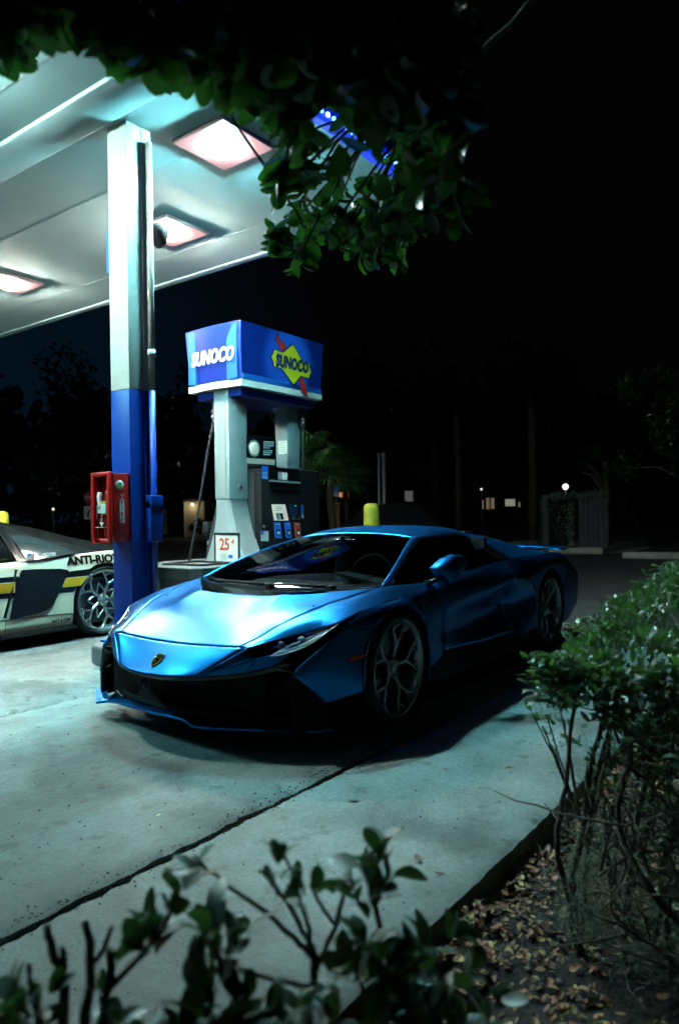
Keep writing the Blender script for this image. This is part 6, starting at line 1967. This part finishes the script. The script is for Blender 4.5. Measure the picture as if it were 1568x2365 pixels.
for px, D, w, lab in ((1056, 30, .16, "bare dark trunk right of the parked dark car"), (1228, 27, .18, "bare dark trunk left of the board fence")):
    t, p = fthing("tall_trunk", px, D, lab, "tree trunk", 0, "tall trunks in the dark")
    b = MB(); b.tube([(0, 0, 0), (.05, 0, 2.5), (0, 0, 7.5)], [w, w * .85, w * .7], 10); b.build("trunk", M['bark'], t)

# ---- signs
t, p = fthing("stop_sign", 210, 30.0, "dim red octagonal stop sign seen just left of the extinguisher cabinet", "sign")
k_ = 30.0 / FPX; zc = hz(210, 1150, 30); rr = 17 * k_
b = MB(); b.tube([(0, .03, 0), (0, .03, zc + rr)], .03, 8); b.build("post", M['pole'], t)
b = MB(); b.prism([(rr * math.cos(R(22.5 + 45 * i)), 0, zc + rr * math.sin(R(22.5 + 45 * i))) for i in range(8)], (0, .02, 0)); b.build("sign_plate", M['sign_red'], t)
flat_text("sign_lettering", "STOP", .24, M['white_plastic'], t, (0, -.006, zc), (R(90), 0, 0), .002, .004, 0, .85)
b = MB(); z2 = hz(210, 1184, 30); s2 = 15 * k_; b.box((-s2, -.0, z2 - s2), (s2, .02, z2 + s2)); b.build("lower_plate", M['white_plastic'], t)
b = MB(); b.tube([(-s2 * .35, -.004, z2 - s2 * .6), (-s2 * .35, -.004, z2 + s2 * .1), (s2 * .1, -.004, z2 + s2 * .45), (s2 * .45, -.004, z2 + s2 * .1)], .035, 6); b.build("turn_arrow", M['ink'], t)
b = MB(); b.lathe([(s2 * .72, -.006), (s2 * .85, -.006), (s2 * .85, -.001), (s2 * .72, -.001)], 24, 'y', (0, 0, z2), True, True); b.build("ban_ring", M['sign_red'], t)

t, p = fthing("blue_sign", 777, 26.0, "small blue sign with grey lower half beside the orange lit sign", "sign")
k_ = 26 / FPX; x0, x1 = -8 * k_, 8 * k_
b = MB(); b.tube([(0, .04, 0), (0, .04, hz(777, 1122, 26))], .025, 8); b.build("post", M['pole'], t)
b = MB(); b.box((x0, 0, hz(777, 1133, 26)), (x1, .02, hz(777, 1121, 26))); b.build("sign_plate", mat("lit blue plate", (.02, .08, .4), .5, emit=(.02, .1, .7), estr=.10), t)
b = MB(); b.box((x0, 0, hz(777, 1147, 26)), (x1, .02, hz(777, 1134, 26))); b.build("lower_plate", M['pole'], t)
t, p = fthing("open_sign", 793, 34.0, "small orange lit sign with a white crescent in the dark beyond the pump", "sign")
k_ = 34 / FPX
z0, z1 = hz(793, 1149, 34), hz(793, 1136, 34)
b = MB(); b.tube([(.1, .1, 0), (.1, .1, z0)], .04, 8); b.build("post", M['pole'], t)
b = MB(); b.box((-9 * k_, 0, z0), (13 * k_, .08, z1)); b.build("sign_face", glow("orange sign face", (.30, .06, .005), .8), t)
for i, (s_, zz) in enumerate((("SMILE", z0 + (z1 - z0) * .68), ("DENTAL", z0 + (z1 - z0) * .25))):
    pass
b = MB()
for row in range(2):
    for j in range(6):
        if (j + row) % 4 == 3: continue
        xa = (-8 + 3.3 * j) * k_; za = z0 + (z1 - z0) * (.58 if row == 0 else .14)
        b.box((xa, -.012, za), (xa + 2.3 * k_, -.004, za + (z1 - z0) * .26))
b.build("sign_lettering", glow("orange sign letters", (1.0, .26, .02), 1.0), t)
b = MB(); b.lathe([(0, -.02), (4.4 * k_, -.02), (4.4 * k_, .06)], 18, 'y', (-10.5 * k_, 0, (z0 + z1) / 2)); b.build("white_emblem", glow("white emblem", (1, .9, .75), .8), t)
t, p = fthing("brown_pillar", 775, 24.0, "short brown pillar below the orange sign", "pillar")
b = MB(); b.box((-.14, 0, 0), (.14, .28, hz(775, 1164, 24)), .01); b.build("shaft", mat("brown pillar", (.22, .13, .08), .8, var=.3, vscale=4), t)
b = MB(); b.box((-.17, -.03, hz(775, 1164, 24)), (.17, .31, hz(775, 1164, 24) + .05), .01); b.build("cap", M['stucco'], t)

# ---- dark parked car with its tail towards us
t, p = fthing("parked_car", 940, 15.0, "dark parked car seen from behind over the blue roof", "car", 0, None, RZC + .15)
prof = [(-.86, .30), (-.88, .62), (-.82, .90), (-.66, 1.02), (-.56, 1.40), (0, 1.46), (.56, 1.40), (.66, 1.02), (.82, .90), (.88, .62), (.86, .30)]
b = MB(); secs = [(0.0, .93, .62), (.25, 1.0, .72), (.9, 1.0, 1.0), (2.4, 1.0, 1.0), (3.2, 1.0, .74), (4.3, .96, .66)]
vs = []
for y, sx_, top_ in secs:
    for x, z in prof: vs.append((x * sx_, y, min(z, .30 + (1.46 - .30) * top_)))
m_ = len(prof); b.add(vs, [(i * m_ + j, i * m_ + j + 1, (i + 1) * m_ + j + 1, (i + 1) * m_ + j) for i in range(len(secs) - 1) for j in range(m_ - 1)] + [tuple(range(m_))], False); b.build("body", M['car_dark'], t, .03)
b = MB(); b.prism([(-.52, .55, 1.02), (.52, .55, 1.02), (.46, .80, 1.36), (-.46, .80, 1.36)], (0, -.02, .01)); b.build("rear_window", M['black_gloss'], t)
M['tail_red'] = glow("tail lamp", (.6, .02, .01), .10)
for s in (-1, 1):
    b = MB(); b.box((s * .48, -.02, .78), (s * .80, .02, .86), .008); b.build("tail_lamp", M['tail_red'], t)
    for y in (.75, 3.45):
        b = MB(); b.lathe([(.18, -.1), (.30, -.1), (.32, -.07), (.32, .07), (.30, .1), (.18, .1)], 20, 'x', (s * .78, y, .32)); b.build("wheel", M['tyre'], t)
b = MB(); b.lathe([(0, -.01), (.03, -.008), (.035, .01)], 12, 'y', (.62, -.02, .82)); b.build("reverse_glint", glow("warm glint", (1, .6, .4), 1.5), t)
b = MB(); b.box((-.16, -.03, .66), (.16, -.005, .80), .004); b.build("number_plate", mat("plate", (.35, .45, .5), .4), t)

# ---- buildings in the dark
t, p = fthing("wall_lit_building", 440, 44.0, "small plain building lit by one wall lamp, left of the pump hose", "building")
k_ = 44 / FPX
zb_, zt_ = 0, hz(440, 1158, 44)
b = MB(); b.box((-15 * k_, 0, 0), (32 * k_, 4, zt_)); b.build("wall", M['stucco'], t)
b = MB(); b.box((-16 * k_, -.25, zt_), (33 * k_, 4.2, zt_ + .15)); b.build("roof", M['dark_wall'], t)
b = MB(); b.box((-14 * k_, -.03, 0), (-10 * k_, -.001, zt_ - .05)); b.build("corner_board", mat("pale corner board", (.7, .65, .5), .7), t)
zl = hz(448, 1165, 44)
b = MB(); b.lathe([(0, -.09), (.08, -.05), (.08, .05), (0, .09)], 12, 'z', (7 * k_, -.25, zl)); b.build("wall_lamp", glow("wall lamp", (1, .85, .55), 4.0), t)
ld = bpy.data.lights.new("wall_lamp_light", 'POINT'); ld.energy = 9.0; ld.color = (1, .82, .5); ld.shadow_soft_size = .06
lo_ = bpy.data.objects.new("wall_lamp_light", ld); COL.objects.link(lo_); lo_.parent = t; lo_.location = (7 * k_, -.42, zl - .12)
t, p = fthing("gabled_shed", 378, 52.0, "pale gabled shed end just right of the column", "building")
k_ = 52 / FPX
b = MB(); za = hz(378, 1195, 52); zb2 = hz(378, 1170, 52)
b.prism([(-10 * k_, 0, 0), (8 * k_, 0, 0), (8 * k_, 0, (za + zb2) / 2), (4 * k_, 0, zb2), (-10 * k_, 0, za + .1)], (0, 3, 0)); b.build("wall", M['stucco'], t)
b = MB(); b.prism([(-12 * k_, -.2, za + .1), (4 * k_, -.2, zb2 + .05), (4 * k_, -.2, zb2 + .2), (-12 * k_, -.2, za + .25)], (0, 3.4, 0)); b.build("roof", M['dark_wall'], t)
t, p = fthing("dark_shopfront", 1010, 55.0, "low dark shop building across the lot with a few lit panes", "building")
k_ = 55 / FPX
X = lambda px: (px - 1010) * k_
b = MB(); b.box((X(830), 0, 0), (X(1215), 8, hz(1000, 1090, 55))); b.build("wall", M['dark_wall'], t)
b = MB(); b.box((X(822), -.6, hz(1000, 1090, 55)), (X(1222), 8.3, hz(1000, 1086, 55) + .3)); b.build("roof", M['car_dark'], t)
for a, c, y0, y1, col, st in ((935, 954, 1158, 1134, (.5, .55, .5), .14), (1122, 1130, 1176, 1150, (.8, .65, .4), .15), (1133, 1141, 1175, 1150, (.8, .6, .35), .17), (1166, 1189, 1169, 1153, (.75, .78, .62), .28), (1112, 1116, 1176, 1155, (.7, .6, .5), .25), (1196, 1201, 1171, 1160, (.7, .5, .4), .2)):
    f_ = MB(); z0, z1 = hz(a, y0, 55), hz(a, y1, 55)
    for q in (((X(a) - .05, -.08, z0 - .05), (X(a), 0, z1 + .05)), ((X(c), -.08, z0 - .05), (X(c) + .05, 0, z1 + .05)), ((X(a), -.08, z1), (X(c), 0, z1 + .05)), ((X(a), -.08, z0 - .05), (X(c), 0, z0))): f_.box(*q)
    fo = f_.build("window", M['wood'], t)
    b = MB(); b.box((X(a), -.04, z0), (X(c), -.02, z1)); b.build("pane", glow("lit pane", col, st), fo)
